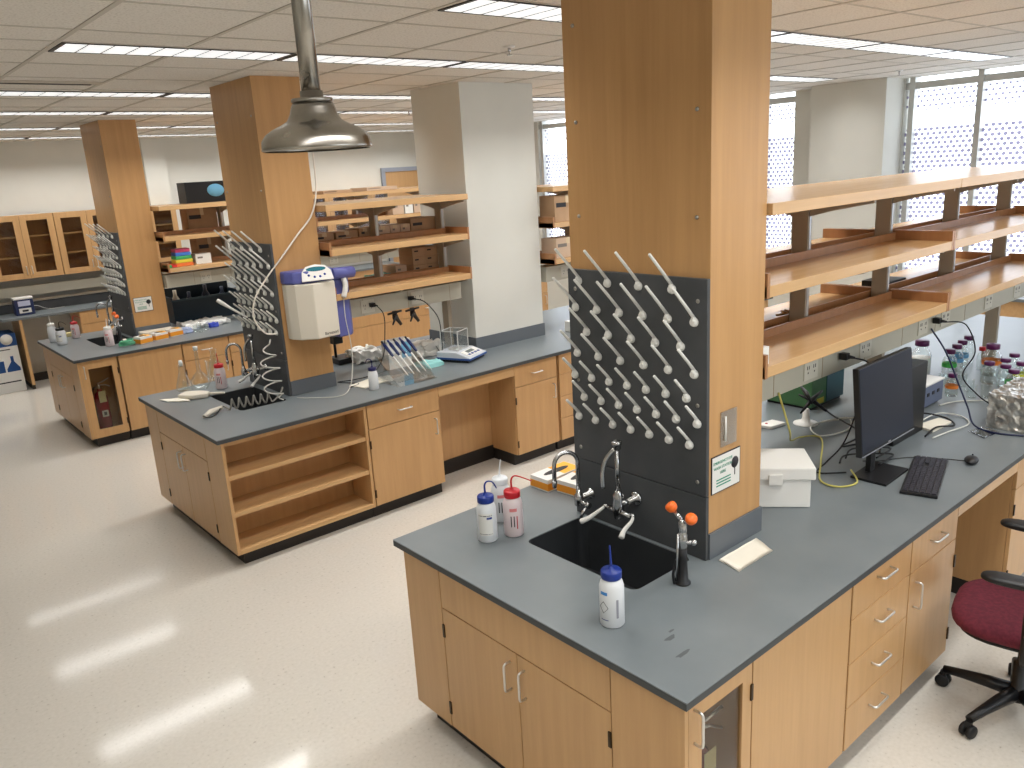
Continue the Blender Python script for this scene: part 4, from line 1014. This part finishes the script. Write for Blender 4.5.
for k, (a, b_) in enumerate((((2.1, .60), (2.38, .50)), ((2.0, .58), (2.30, .45)))):
    cable([(a[0], a[1], zc+.012+.008*k), (a[0]+.12, a[1]+.03, zc+.02), (b_[0]-.05, b_[1]+.06, zc+.016), (b_[0], b_[1], zc+.008), (b_[0]-.2, b_[1]-.02, zc+.02)], .0045, BLKM, ('black cable bundle behind the monitor stand', 'second black cable tangled behind the monitor stand')[k])
# things on the rear side of the near shelving
t = thing('switch_box', 'flat black box on the rear lower shelf of the near shelving', 'box', (3.28, 1.0, 1.626)); box(3.19, 3.42, .93, 1.10, 1.6265, 1.665).build('case', BLACK, t, bev=.003)
t = thing('brush_bundle', 'small tangle of brown fittings on the rear lower shelf of the near shelving', 'fittings', (2.15, .97, 1.626))
for k in range(6):
    a = k*1.1; MB().tube([(2.12+.06*math.cos(a), .97+.05*math.sin(a), 1.634), (2.15+.05*math.cos(a+2), .97+.04*math.sin(a+2), 1.65), (2.18+.06*math.cos(a+3), .97+.05*math.sin(a+3), 1.632)], .006, 6).build('fitting', mat('brass_brown', srgb(150, 116, 76), 0.4, 0.6), t)

# ================================================================ MIDDLE ISLAND THINGS
Y = BY[1]; CY2 = Y+.60
# water purifier hung on the -y side of the middle column
t = thing('water_purifier', 'beige and violet wall hung water purifier on the middle column', 'water purifier', (.95, CY2, 1.33))
pl = [(.83, CY2-.075), (.86, CY2-.155), (.96, CY2-.235), (1.15, CY2-.205), (1.19, CY2-.06), (1.19, CY2-.010), (.83, CY2-.010)]
MB().prism(pl, 1.345, 1.745).build('housing', CREAM, t, bev=.008)
MB().prism([(.825, CY2-.08), (.855, CY2-.15), (.95, CY2-.19), (1.17, CY2-.16), (1.19, CY2-.009), (.825, CY2-.009)], 1.746, 1.835).build('top_hood', PURP, t, bev=.012)
MB().prism([(1.192, CY2-.11), (1.31, CY2-.09), (1.35, CY2-.04), (1.35, CY2-.009), (1.192, CY2-.009)], 1.30, 1.745).build('side_housing', PURP, t, bev=.012)
MB().tube([(1.17, CY2-.13, 1.785), (1.36, CY2-.10, 1.775)], .042, 18).build('filter_housing', PURP, t)
MB().tube(smooth_path([(1.27, CY2-.12, 1.74), (1.275, CY2-.13, 1.68), (1.25, CY2-.13, 1.60)], 5), .02, 12, ).build('dispenser', WHITE, t)
mxp = Matrix.Translation((.93, CY2-.165, 1.80)) @ Matrix.Rotation(math.radians(-32), 4, 'X') @ Matrix.Rotation(math.radians(-8), 4, 'Z')
el = [(.105*math.cos(a)*(1-.18*max(0, math.sin(a))), .062*math.sin(a)) for a in [2*PI*k/28 for k in range(28)]]
mxq = Matrix.Translation((1.02, CY2-.195, 1.805)) @ Euler((math.radians(66), 0, math.radians(-12))).to_matrix().to_4x4()
MB().prism([(-.115, -.05), (.115, -.05), (.105, .02), (.07, .058), (0, .07), (-.07, .058), (-.105, .02)], 0, .012, mx=mxq).build('control_panel', WHITE, t, bev=.003, label='white control panel with oval display')
MB().prism([(.072*math.cos(a), .035+.017*math.sin(a)) for a in [2*PI*k/20 for k in range(20)]], .0121, .0135, mx=mxq).build('display', mat('teal_display', srgb(40, 110, 124), 0.25), t)
for dx in (-.06, -.02, .02, .055): MB().lathe([(.009, 0), (.009, .002), (0, .002)], (dx, -.015-.01*math.cos(dx*40), .0121), 10, mx=mxq).build('button', BLUEC, t)
text('lettering', 'Barnstead', .030, (1.075, CY2-.2178, 1.375), (PI/2, 0, math.radians(9)), INK, t)
box(.86, 1.05, CY2-.0095, CY2-.0005, 1.4, 1.7).build('wall_plate', GALV, t)
cable([(1.25, CY2-.13, 1.60), (1.24, CY2-.14, 1.45), (1.25, CY2-.16, 1.25), (1.22, CY2-.20, 1.08), (1.14, CY2-.27, .95), (1.02, CY2-.32, zc), (.86, CY2-.18, zc), (.80, CY2-.09, zc)], .0035, COILM, 'clear tube falling from the water purifier to the worktop', 'tubing')
# tubing over the rack
cable([(1.205, CY2-.006, HC-.02), (1.20, CY2-.008, 2.6), (1.19, CY2-.01, 2.38), (1.13, CY2-.012, 2.21), (1.0, CY2-.015, 2.08), (.87, CY2-.02, 1.95), (.74, CY2+.02, 1.80), (.64, CY2+.04, 1.66), (.62, CY2+.05, 1.52), (.66, CY2-.012, 1.42), (.74, CY2-.02, 1.40)], .0065, mat('milky_tubing', srgb(226, 218, 206), 0.4), 'long white hose falling from the ceiling across the middle column', 'water_hose')
hel = [(.70, CY2+.01, 1.36)]
for k in range(61):
    a = 2*PI*k/15; rr = .018+.045*min(1, k/20); hel.append((.66+rr*math.cos(a), CY2-.02+rr*math.sin(a), 1.34-.0064*k))
hel += [(.68, CY2-.05, .94), (.70, CY2-.08, HT+.01)]
cable(hel, .0055, COILM, 'loosely coiled springy hose hanging before the middle drying board', 'coiled_hose', 3)
t = thing('spray_gun', 'cream spray gun with black lever at the end of a grey coiled hose', 'spray gun', (.22, 4.24, HT))
MB().tube([(.13, 4.16, HT+.018), (.20, 4.22, HT+.024), (.30, 4.27, HT+.022)], .018, 12, rs=[.012, .019, .013]).build('grip', CREAM, t)
MB().tube(smooth_path([(.125, 4.15, HT+.022), (.14, 4.10, HT+.02), (.20, 4.13, HT+.02), (.27, 4.22, HT+.03)], 5), .0045, 8).build('lever', BLACK, t)
hel = [(.30, 4.27, HT+.022), (.31, 4.25, HT+.03)]
for k in range(97):
    a = 2*PI*k/16+PI; hel.append((.33+.0031*k, 4.215-.0006*k+.012*math.sin(a), HT+.044+.034*math.cos(a)))
hel += [(.66, 4.17, HT+.02), (.70, 4.17, HT+.05), (.735, 4.20, 1.0)]
MB().tube(smooth_path(hel, 2), .0068, 8).build('coil_hose', mat('grey_coil_hose', srgb(130, 126, 118), 0.3), t)
t = thing('white_handset', 'white tube shaped handset hanging on the pegs of the middle drying board', 'handset', (.60, 4.75, 1.70))
MB().tube([(.57, 4.78, 1.62), (.59, 4.76, 1.60), (.62, 4.66, 1.56), (.67, 4.50, 1.50)], .02, 12, rs=[.013, .016, .009, .007]).build('body', WHITE, t)
# pipette stand
t = thing('pipette_stand', 'clear acrylic stand holding blue handled pipettes', 'pipette stand', (1.60, 3.88, HT))
box(1.44, 1.80, 3.74, 4.08, HT+.001, HT+.007).build('base_plate', ACR, t)
s = MB(); v = [(1.45, 3.78, HT+.03), (1.79, 3.78, HT+.03), (1.79, 4.04, HT+.19), (1.45, 4.04, HT+.19)]
s.add(v+[(a, b_+.006, c-.006) for a, b_, c in v], [(0, 1, 2, 3), (7, 6, 5, 4), (0, 4, 5, 1), (1, 5, 6, 2), (2, 6, 7, 3), (3, 7, 4, 0)]).build('sloping_panel', ACR, t)
for xx in (1.452, 1.788):
    q = [(3.75, HT+.007), (4.06, HT+.007), (4.06, HT+.195), (4.035, HT+.195)]
    MB().add([(xx-.003, a, b_) for a, b_ in q]+[(xx+.003, a, b_) for a, b_ in q], [(0, 3, 2, 1), (4, 5, 6, 7), (0, 1, 5, 4), (1, 2, 6, 5), (2, 3, 7, 6), (3, 0, 4, 7)]).build('side_panel', ACR, t)
PBL = mat('pipette_navy', srgb(26, 38, 86), 0.35)
for k in range(5):
    x = 1.56+.055*k; nm_ = ('leftmost', 'second', 'middle', 'fourth', 'rightmost')[k]
    p = thing('pipette', 'pipette with navy handle resting in the acrylic stand, %s of the row' % nm_, 'pipette', (x, 4.0, 1.1))
    a = Vector((x, 4.10, 1.185)); b_ = Vector((x+.01, 3.80, HT+.062)); L = lambda s_: tuple(a+(b_-a)*s_)
    MB().tube([L(0), L(.07), L(.36), L(.42)], .014, 12, rs=[.009, .0135, .011, .007]).build('handle', PBL, p)
    MB().tube([L(-.07), L(0)], .008, 10).build('plunger', BLUEC if k % 2 else INK, p)
    MB().tube([L(.42), L(.70), L(1.0)], .007, 10, rs=[.0075, .005, .0025]).build('shaft', WHITE, p)
# tissue carton, bags, black device, balance
t = thing('tissue_carton', 'white and blue carton standing behind the pipette stand', 'box', (1.81, 4.32, HT))
box(1.70, 1.92, 4.27, 4.37, HT+.001, HT+.235).build('carton', WHITE, t, bev=.002); box(1.83, 1.921, 4.2685, 4.371, HT+.08, HT+.21).build('blue_print', mat('sky_blue_print', srgb(120, 180, 214), 0.5), t)
t = thing('plastic_bag', 'crumpled white plastic bag behind the tissue carton', 'bag', (1.75, 4.78, HT)); crumpled('film', 1.64, 1.88, 4.68, 4.86, HT, HT+.10, .035, mat('white_film', srgb(236, 235, 230), 0.5), t, 16, 3, 14)
t = thing('plastic_bag', 'crumpled bag of cables left of the balance', 'bag', (2.22, 4.50, HT)); crumpled('film', 2.03, 2.36, 4.41, 4.58, HT, HT+.11, .035, mat('grey_film', srgb(222, 218, 210), 0.5), t, 16, 5, 14)
t = thing('vortex_mixer', 'small black device standing behind the water purifier', 'mixer', (1.62, 4.85, HT))
box(1.52, 1.72, 4.78, 4.98, HT+.001, HT+.05).build('base', BLACK, t, bev=.006); MB().tube([(1.56, 4.9, HT+.05), (1.56, 4.9, HT+.26)], .012, 10).build('rod', BLACK, t); box(1.53, 1.62, 4.85, 4.93, HT+.17, HT+.24).build('head', BLACK, t, bev=.008)
o = thing('face_mask', 'mint coloured bundle lying before the balance', 'mask', (1.98, 4.12, HT)); crumpled('cloth', 1.90, 2.08, 4.04, 4.20, HT, HT+.035, .014, MINT, o, 10, 8)
o = thing('face_mask', 'mint coloured mask lying on the rear lower shelf of the middle island', 'mask', (1.88, 4.6, 1.626)); crumpled('cloth', 1.78, 1.97, 4.52, 4.66, 1.6262, 1.66, .008, MINT, o, 10, 9)
loc = (2.31, 4.11, HT); mx = Matrix.Translation(loc) @ Matrix.Rotation(math.radians(23), 4, 'Z')
t = thing('laboratory_balance', 'grey and blue electronic balance with glass draught shield', 'balance', loc)
MB().box(-.14, .14, -.15, .15, .001, .022, mx=mx).build('foot_plate', BLACK, t, bev=.004)
v = [(-.145, -.17, .022), (.145, -.17, .022), (.145, .15, .022), (-.145, .15, .022), (-.145, -.17, .045), (.145, -.17, .045), (.145, -.04, .085), (-.145, -.04, .085), (.145, .15, .085), (-.145, .15, .085)]
f = [(0, 3, 2, 1), (0, 1, 5, 4), (4, 5, 6, 7), (7, 6, 8, 9), (1, 2, 8, 6, 5), (3, 0, 4, 7, 9), (2, 3, 9, 8)]
MB().add(v, f, mx=mx).build('housing', mat('pale_grey_plastic', srgb(196, 200, 206), 0.4), t, bev=.006)
MB().box(-.147, .147, -.173, .152, .024, .040, mx=mx).build('blue_band', mat('balance_blue', srgb(52, 86, 150), 0.4), t, bev=.002)
mx2 = mx @ Matrix.Translation((0, -.105, .066)) @ Matrix.Rotation(math.atan2(.04, .13), 4, 'X')
MB().box(-.11, .11, -.045, .045, 0, .004, mx=mx2).build('control_panel', WHITE, t); MB().box(-.055, .055, .0, .035, .0042, .006, mx=mx2).build('display', mat('lcd_grey', srgb(90, 100, 96), 0.3), t)
for k in range(4): MB().box(-.09+.05*k, -.06+.05*k, -.035, -.015, .0042, .007, mx=mx2).build('button', BLUEC, t)
MB().lathe([(.06, 0), (.06, .006), (0, .007)], (0, .05, .0855), 24, mx=mx).build('pan', ALU, t)
fr = MB()
for a in (-.085, .085):
    for b_ in (-.03, .135): fr.box(a-.003, a+.003, b_-.003, b_+.003, .0855, .25, mx=mx)
fr.box(-.088, .088, -.033, -.027, .247, .252, mx=mx).box(-.088, .088, .132, .138, .247, .252, mx=mx).box(-.088, -.082, -.027, .132, .247, .252, mx=mx).box(.082, .088, -.027, .132, .247, .252, mx=mx)
fr.build('shield_frame', mat('frosted_acrylic', srgb(206, 206, 202), 0.3), t)
for a in (-.085, .085): MB().box(a-.001, a+.001, -.027, .132, .0857, .247, mx=mx).build('glass_pane', ACR, t)
for b_ in (-.03, .135): MB().box(-.082, .082, b_-.001, b_+.001, .0857, .247, mx=mx).build('glass_pane', ACR, t)
# plug cords and clamps of the middle island
plug_cord(1.56, [(1.62, Y+.54, 1.40), (1.60, Y+.52, 1.25), (1.55, Y+.50, 1.08), (1.45, Y+.52, .96), (1.34, Y+.62, zc), (1.22, Y+.66, zc), (1.30, Y+.48, zc), (1.20, Y+.44, zc)], 'black power cord plugged in right of the water purifier', Yb=Y)
plug_cord(1.92, [(2.02, Y+.54, 1.44), (2.12, Y+.52, 1.30), (2.16, Y+.55, 1.12), (2.2, Y+.62, .97), (2.2, Y+.70, zc+.1)], 'black power cord running down behind the pipette stand', Yb=Y)
for k, x in enumerate((1.76, 1.93)):
    t = thing('spring_clamp', ('left', 'right')[k]+' of two black clamps gripping the middle raceway', 'clamp', (x, Y+.61, 1.40))
    yy = Y+.605
    MB().box(x-.018, x+.018, yy-.012, yy+.012, 1.335, 1.404).build('jaw_block', BLACK, t, bev=.004)
    MB().tube([(x-.065, yy, 1.385), (x, yy-.01, 1.392), (x+.065, yy, 1.395)], .009, 8).build('screw_bar', BLACK, t)
    MB().tube([(x, yy-.01, 1.37), (x-.02, yy-.02, 1.33), (x-.045, yy-.03, 1.30)], .008, 8, rs=[.014, .010, .006]).build('prong', BLACK, t)
    MB().tube([(x, yy-.01, 1.37), (x+.012, yy-.02, 1.33), (x+.035, yy-.03, 1.29)], .012, 8, rs=[.018, .016, .013]).build('prong', mat('dark_iron', srgb(60, 54, 50), 0.4, 0.6), t)
# column and wash bottle


# ================================================================ BOXES ON THE SHELVES
def carton(x0, x1, y0, y1, z, h, nm, m_=None, tape=True, group=None, name='cardboard_box'):
    t = thing(name, nm, 'box', ((x0+x1)/2, (y0+y1)/2, z), group)
    box(x0, x1, y0, y1, z+.0005, z+h).build('carton', m_ or CARD, t, bev=.002)
    if tape:
        xm = (x0+x1)/2
        MB().box(xm-.02, xm+.02, y0-.0008, y1+.0008, z+h*.7, z+h+.0008).build('tape', TAPE, t)
    box(x0+.02, x0+(x1-x0)*.45, y0-.0012, y0-.0002, z+h*.55, z+h*.72).build('print_mark', INK if m_ is None else mat('grey_print', srgb(120, 112, 104), 0.6), t)
    return t
YF = BY[2]
# rear shelves of the middle island between the columns
R0, R1 = Y+.905, Y+1.12
carton(1.30, 1.46, R0, R1, 1.954, .092, 'small cardboard box, leftmost on the rear middle shelf')
t = carton(1.48, 1.675, R0, R1, 1.954, .088, 'low cardboard box with a white label on the rear middle shelf')
box(1.53, 1.61, R0-.0025, R0-.0014, 1.965, 1.995).build('label_sticker', WHITE, t)
carton(1.69, 1.80, R0, R1, 1.954, .10, 'narrow cardboard box third from the left on the rear middle shelf')
carton(1.85, 1.98, R0, R1, 1.954, .10, 'pale carton right of the narrow cardboard box, rear middle shelf', CARD2)
carton(1.985, 2.08, R0, R1, 1.954, .10, 'pale printed carton in the middle of the rear middle shelf', CARD2)
carton(2.085, 2.18, R0, R1, 1.954, .10, 'pale carton just left of the large cardboard box', CARD2)
carton(2.19, 2.445, R0, R1, 1.954, .138, 'large long cardboard box at the right of the rear middle shelf', tape=False)
rown = ('bottom', 'middle', 'top'); coln = ('left', 'right')
for r_ in range(3):
    for c_ in range(2):
        carton(2.18+.132*c_, 2.31+.132*c_, R0, R1, 1.626+.0725*r_, .0715, 'little cardboard box in the stack beside the white column, %s row, %s' % (rown[r_], coln[c_]), tape=False)
carton(2.00, 2.11, R0, R1, 1.626, .09, 'single pale carton left of the little cardboard stack', CARD2, tape=False)
# far island shelves seen through the middle ones
carton(4.05, 4.22, YF+.50, YF+.68, 1.955, .16, 'white carton on the far middle shelf, left of three', CARD2, tape=False)
carton(4.24, 4.36, YF+.50, YF+.68, 1.955, .16, 'white carton on the far middle shelf, middle of three', WHITE, tape=False)
carton(4.38, 4.50, YF+.50, YF+.68, 1.955, .16, 'white carton on the far middle shelf, right of three', CARD2, tape=False)
carton(3.1, 3.5, YF+.50, YF+.9, 2.274, .035, 'flat folded carton lying on the far top shelf, left one', tape=False)
carton(3.7, 4.15, YF+.50, YF+.9, 2.274, .04, 'flat folded carton lying on the far top shelf, right one', CARD2, tape=False)
t = thing('folded_paper', 'small white card standing on the near lower shelf beside the column', 'card', (1.20, .55, 1.626))
box(1.158, 1.20, .50, .60, 1.6262, 1.70).build('card', WHITE, t)
# middle island, right of the white column
carton(3.48, 3.80, Y+.50, Y+.70, 1.954, .235, 'tall cardboard box just right of the white column on the middle shelf')
carton(3.81, 4.30, Y+.50, Y+.70, 1.954, .235, 'wide cardboard box right of the white column on the middle shelf')
carton(3.48, 3.78, Y+.50, Y+.70, 1.626, .18, 'low box right of the white column on the lower shelf, left', CARD2)
carton(3.79, 4.25, Y+.50, Y+.70, 1.626, .18, 'low box right of the white column on the lower shelf, right', CARD2)
t = thing('white_tray', 'white tray with blue lid on the middle worktop right of the white column', 'tray', (3.75, Y+.35, HT))
box(3.62, 3.95, Y+.42, Y+.58, HT+.001, HT+.10).build('tray_body', WHITE, t, bev=.006); box(3.56, 4.02, Y+.36, Y+.41, HT+.001, HT+.02).build('lid', mat('blue_lid', srgb(90, 130, 170), 0.4), t)
# far island between far and middle columns
t = thing('cool_box', 'black carton with pale blue oval print on the far top shelf', 'box', (1.83, YF+.93, 2.274))
box(1.60, 2.06, YF+.84, YF+1.09, 2.274, 2.50).build('carton', BLACK, t, bev=.003)
MB().lathe([(0, 0), (.07, 0), (.07, .0012), (0, .0012)], (0, 0, 0), 20, mx=Matrix.Translation((1.94, YF+.8395, 2.40)) @ Euler((PI/2, 0, 0)).to_matrix().to_4x4() @ Matrix.Scale(1.4, 4, (1, 0, 0))).build('oval_print', mat('pale_blue_print', srgb(120, 190, 230), 0.5), t)
carton(1.60, 1.94, YF+.91, YF+1.13, 1.954, .26, 'cardboard box on the far middle shelf left of the middle column')
carton(1.66, 1.95, YF+.91, YF+1.13, 1.626, .25, 'cardboard box on the far lower shelf left of the middle column')
zz = 1.626
cols = [('orange', (232, 120, 60)), ('yellow', (226, 206, 70)), ('green', (70, 170, 100)), ('blue', (70, 120, 200)), ('pink', (200, 70, 110))]
for k, (cn, c_) in enumerate(cols):
    t = thing('tube_rack', '%s plastic tube rack, %s in the colourful stack on the far lower shelf' % (cn, ('bottom', 'second', 'third', 'fourth', 'top')[k]), 'tube rack', (1.37, YF+.60, zz+.0375*k))
    box(1.27+.004*k, 1.46-.005*k, YF+.53, YF+.68, zz+.0375*k+.0006, zz+.0375*k+.034).build('rack_body', mat('rack_'+cn, srgb(*c_), 0.4), t, bev=.003)
    box(1.29, 1.44, YF+.545, YF+.665, zz+.0375*k+.0341, zz+.0375*k+.0375).build('lid', mat('rack_'+cn, srgb(*c_), 0.4), t)
for cn, x in (('green', 1.165), ('red', 1.22)):
    t = thing('tube_rack', 'small low %s rack left of the colourful stack' % cn, 'tube rack', (x, YF+.6, 1.626)); box(x, x+.05, YF+.5, YF+.66, 1.6265, 1.655).build('rack_body', mat('rack_'+cn, srgb(*((60, 190, 90) if cn == 'green' else (200, 50, 50))), 0.4), t, bev=.003)
carton(1.50, 1.67, YF+.56, YF+.70, 1.626, .11, 'small white carton right of the colourful racks', WHITE, tape=False, name='white_carton')
# crate
t = thing('plastic_crate', 'large dark plastic crate full of equipment on the far worktop', 'crate', (1.75, YF+1.3, HT))
c = MB(); x0, x1, y0, y1 = 1.36, 2.16, YF+1.16, YF+1.50
c.box(x0, x1, y0, y0+.012, HT+.001, 1.19).box(x0, x1, y1-.012, y1, HT+.001, 1.30).box(x0, x0+.012, y0+.012, y1-.012, HT+.001, 1.22).box(x1-.012, x1, y0+.012, y1-.012, HT+.001, 1.22).box(x0+.012, x1-.012, y0+.012, y1-.012, HT+.001, HT+.012).build('crate_body', TEALD, t)
box(x0-.01, x1+.01, y0-.015, y0, 1.175, 1.195).build('rim', mat('teal_rim', srgb(46, 66, 74), 0.4), t)
for k, (x, h, c_, nme) in enumerate(((1.46, .36, (190, 180, 160), 'pale'), (1.62, .32, (40, 44, 60), 'dark'), (1.82, .38, (30, 34, 44), 'black'), (2.02, .33, (50, 60, 80), 'slate'))):
    q = thing('stored_bottle', '%s bottle sticking out of the dark crate' % nme, 'bottle', (x, YF+1.33, HT+.013)); MB().lathe([(.045, 0), (.045, h*.7), (.02, h*.82), (.02, h)], (x, YF+1.33, HT+.013), 14).build('bottle_body', mat('stored_'+nme, srgb(*c_), 0.4), q)
# far island loose things
for k, (x, y, r) in enumerate(((.74, 7.49, .30), (.92, 7.55, .22), (1.10, 7.62, .15))): glove_box((x, y, HT), r, ('leftmost', 'middle', 'rightmost')[k]+' of three small orange and white glove boxes, far island', .14, .12, .075)
t = thing('tape_roll', 'green tangle of tubing left of the orange glove boxes, far island', 'tubing', (.58, 7.48, HT))
pts = []
for k in range(60):
    a = 2*PI*k/14; pts.append((.57+(.07+.01*math.sin(k))*math.cos(a), 7.46+.05*math.sin(a), HT+.012+.0009*k))
MB().tube(pts, .006, 6).build('loops', mat('green_tubing', srgb(90, 170, 130), 0.4), t)
t = thing('white_tray', 'long cream box at the foot of the far wooden column', 'tray', (.95, 7.76, HT)); box(.80, 1.14, 7.70, 7.84, HT+.001, HT+.07).build('tray_body', CREAM, t, bev=.004)
t = thing('plastic_bag', 'crumpled clear white plastic sheet on the far worktop', 'bag', (1.55, 7.95, HT)); crumpled('film', 1.30, 1.80, 7.82, 8.12, HT, HT+.05, .028, mat('white_film', srgb(226, 224, 218), 0.5), t, 14, 11)
t = thing('blue_cloth', 'crumpled bright blue glove beside the plastic sheet', 'glove', (1.57, 7.74, HT)); crumpled('cloth', 1.53, 1.62, 7.70, 7.77, HT, HT+.05, .012, mat('bright_blue', srgb(60, 80, 190), 0.6), t, 8, 12)
t = thing('plastic_bag', 'small crumpled bluish bag right of the glove boxes', 'bag', (1.22, 7.66, HT)); crumpled('film', 1.17, 1.30, 7.60, 7.74, HT, HT+.05, .018, mat('bluish_film', srgb(150, 164, 196), 0.4), t, 9, 13)
for k, (x, y) in enumerate(((1.33, 7.62), (1.40, 7.70), (1.44, 7.60), (1.36, 7.54))):
    t = thing('glass_beaker', 'small clear glass vessel among the clutter on the far worktop', 'beaker', (x, y, HT), 'small glassware on the far worktop')
    MB().lathe([(.0, .001), (.022, .001), (.024, .006), (.022, .07), (.026, .075)], (x, y, HT), 14, cap0=False, cap1=False).build('glass', TGL, t)
towel([(.60, 7.80), (.66, 7.76), (.68, 7.9), (.62, 7.93)], 'white paper sheet beside the far sink', z=HT+.002)

# ================================================================ FIRE EXTINGUISHERS
def extinguisher(x, y, nm):
    t = thing('fire_extinguisher', nm, 'fire extinguisher', (x, y, .119))
    MB().lathe([(.055, .001), (.062, .008), (.062, .34), (.050, .39), (.022, .42), (.020, .44)], (x, y, .119), 24).build('cylinder', EXT, t)
    MB().lathe([(.022, .44), (.024, .46), (.018, .49)], (x, y, .119), 14).build('valve', CHROME, t)
    MB().tube([(x-.01, y-.01, .615), (x+.03, y-.03, .63), (x+.09, y-.05, .66)], .006, 8).tube([(x-.01, y-.01, .60), (x+.05, y-.03, .595), (x+.09, y-.05, .575)], .006, 8).build('handle_lever', ALU, t)
    MB().tube(smooth_path([(x-.02, y, .58), (x-.06, y-.02, .57), (x-.075, y-.02, .48), (x-.072, y-.01, .30)], 6), .008, 8).build('hose', BLKM, t)
    yy = y-.066
    MB().box(x-.03, x+.035, yy-.001, yy, .43, .545).build('inspection_tag', mat('yellow_tag', srgb(216, 206, 160), 0.7), t)
    MB().box(x-.028, x+.030, yy-.0008, yy+.001, .28, .345).build('label', WHITE, t); MB().box(x-.012, x+.014, yy-.0016, yy-.0008, .295, .33).build('label_mark', INK, t)
extinguisher(.255, .165, 'dark red fire extinguisher behind glass in the near island')
extinguisher(.215, BY[2]+.185, 'dark red fire extinguisher behind glass in the far island')

# ================================================================ OFFICE CHAIR
cx_, cy_ = 1.93, -.32
t = thing('office_chair', 'office chair with burgundy seat and black arms and base', 'chair', (cx_, cy_, 0))
fa = math.radians(102)          # direction the seat faces
C3 = Matrix.Translation((cx_, cy_, 0)) @ Matrix.Rotation(fa-PI/2, 4, 'Z')    # local +y is the front
for k in range(5):
    a = math.radians(91)+2*PI*k/5; c, s = math.cos(a), math.sin(a); ce = Vector((cx_, cy_, 0))
    p = lambda r_, z: (cx_+r_*c, cy_+r_*s, z)
    lg = MB().tube([p(.03, .115), p(.12, .11), p(.22, .098), p(.305, .085)], .02, 10, rs=[.032, .028, .022, .018]).build('base_arm', BLACK, t)
    ax = Vector((-s, c, 0)); q = Vector(p(.305, .0))
    cs = MB()
    for w_ in (-.016, .016):
        m4 = Matrix.Translation(q+ax*w_+Vector((0, 0, .031))) @ ax.to_track_quat('Z', 'Y').to_matrix().to_4x4()
        cs.lathe([(.0, -.010), (.026, -.010), (.030, -.006), (.030, .006), (.026, .010), (0, .010)], (0, 0, 0), 18, mx=m4)
    cs.box(q.x-.012, q.x+.012, q.y-.012, q.y+.012, .045, .078).build('caster', BLKM, lg)
MB().lathe([(.045, .085), (.048, .13), (.03, .14), (.030, .26), (.018, .265), (.018, .40)], (cx_, cy_, 0), 20).build('gas_column', BLACK, t)
MB().box(-.10, .10, -.12, .10, .39, .425, mx=C3).build('seat_plate', BLACK, t, bev=.008)
# seat: rounded cushion
import bmesh
def cushion(name, w_, d_, h_, mx, material, parent, pw=3.0):
    q = MB(); nu, nv = 28, 12; v = []
    for i in range(nv+1):
        th = -PI/2+PI*i/nv
        for k in range(nu):
            a = 2*PI*k/nu
            ex = lambda c_: math.copysign(abs(c_)**(2/pw), c_)
            cz = math.copysign(abs(math.sin(th))**.8, math.sin(th)); cr = abs(math.cos(th))**.45
            v.append((w_*cr*ex(math.cos(a)), d_*cr*ex(math.sin(a)), h_*cz))
    f = [(i*nu+k, i*nu+(k+1) % nu, (i+1)*nu+(k+1) % nu, (i+1)*nu+k) for i in range(nv) for k in range(nu)]
    return q.add(v, f, True, mx).build(name, material, parent)
cushion('seat', .26, .25, .045, C3 @ Matrix.Translation((0, .03, .485)), BURG, t)
cushion('seat_shell', .235, .225, .02, C3 @ Matrix.Translation((0, .03, .445)), BLACK, t)
cushion('backrest', .21, .25, .035, C3 @ Matrix.Translation((0, -.27, .86)) @ Matrix.Rotation(PI/2+.12, 4, 'X'), BURG, t)
MB().tube([C3 @ Vector((0, -.08, .41)), C3 @ Vector((0, -.27, .42)), C3 @ Vector((0, -.315, .55)), C3 @ Vector((0, -.31, .80))], .022, 10).build('back_post', BLACK, t)
for s in (-1, 1):
    a = MB().tube([C3 @ Vector((s*.10, -.02, .405)), C3 @ Vector((s*.26, -.02, .41)), C3 @ Vector((s*.285, -.02, .45)), C3 @ Vector((s*.285, -.02, .755))], .017, 10, rs=[.016, .018, .020, .022]).build('arm_post', BLACK, t)
    cushion('arm_pad', .045, .13, .017, C3 @ Matrix.Translation((s*.285, .03, .775)), BLACK, a)

# low bench under the windows, seen through the near shelving
t = thing('window_bench', 'maple fronted bench along the window wall behind the near shelving', 'bench', (7.5, .9, 0))
box(7.16, 7.78, -.6, 2.5, .90, .93).build('worktop', TOP, t); box(7.20, 7.22, -.58, 2.48, .74, .899).build('apron', W_H, t)
for y in (-.58, .95, 2.46): box(7.20, 7.78, y, y+.025, 0, .74).build('end_panel', W_V, t)
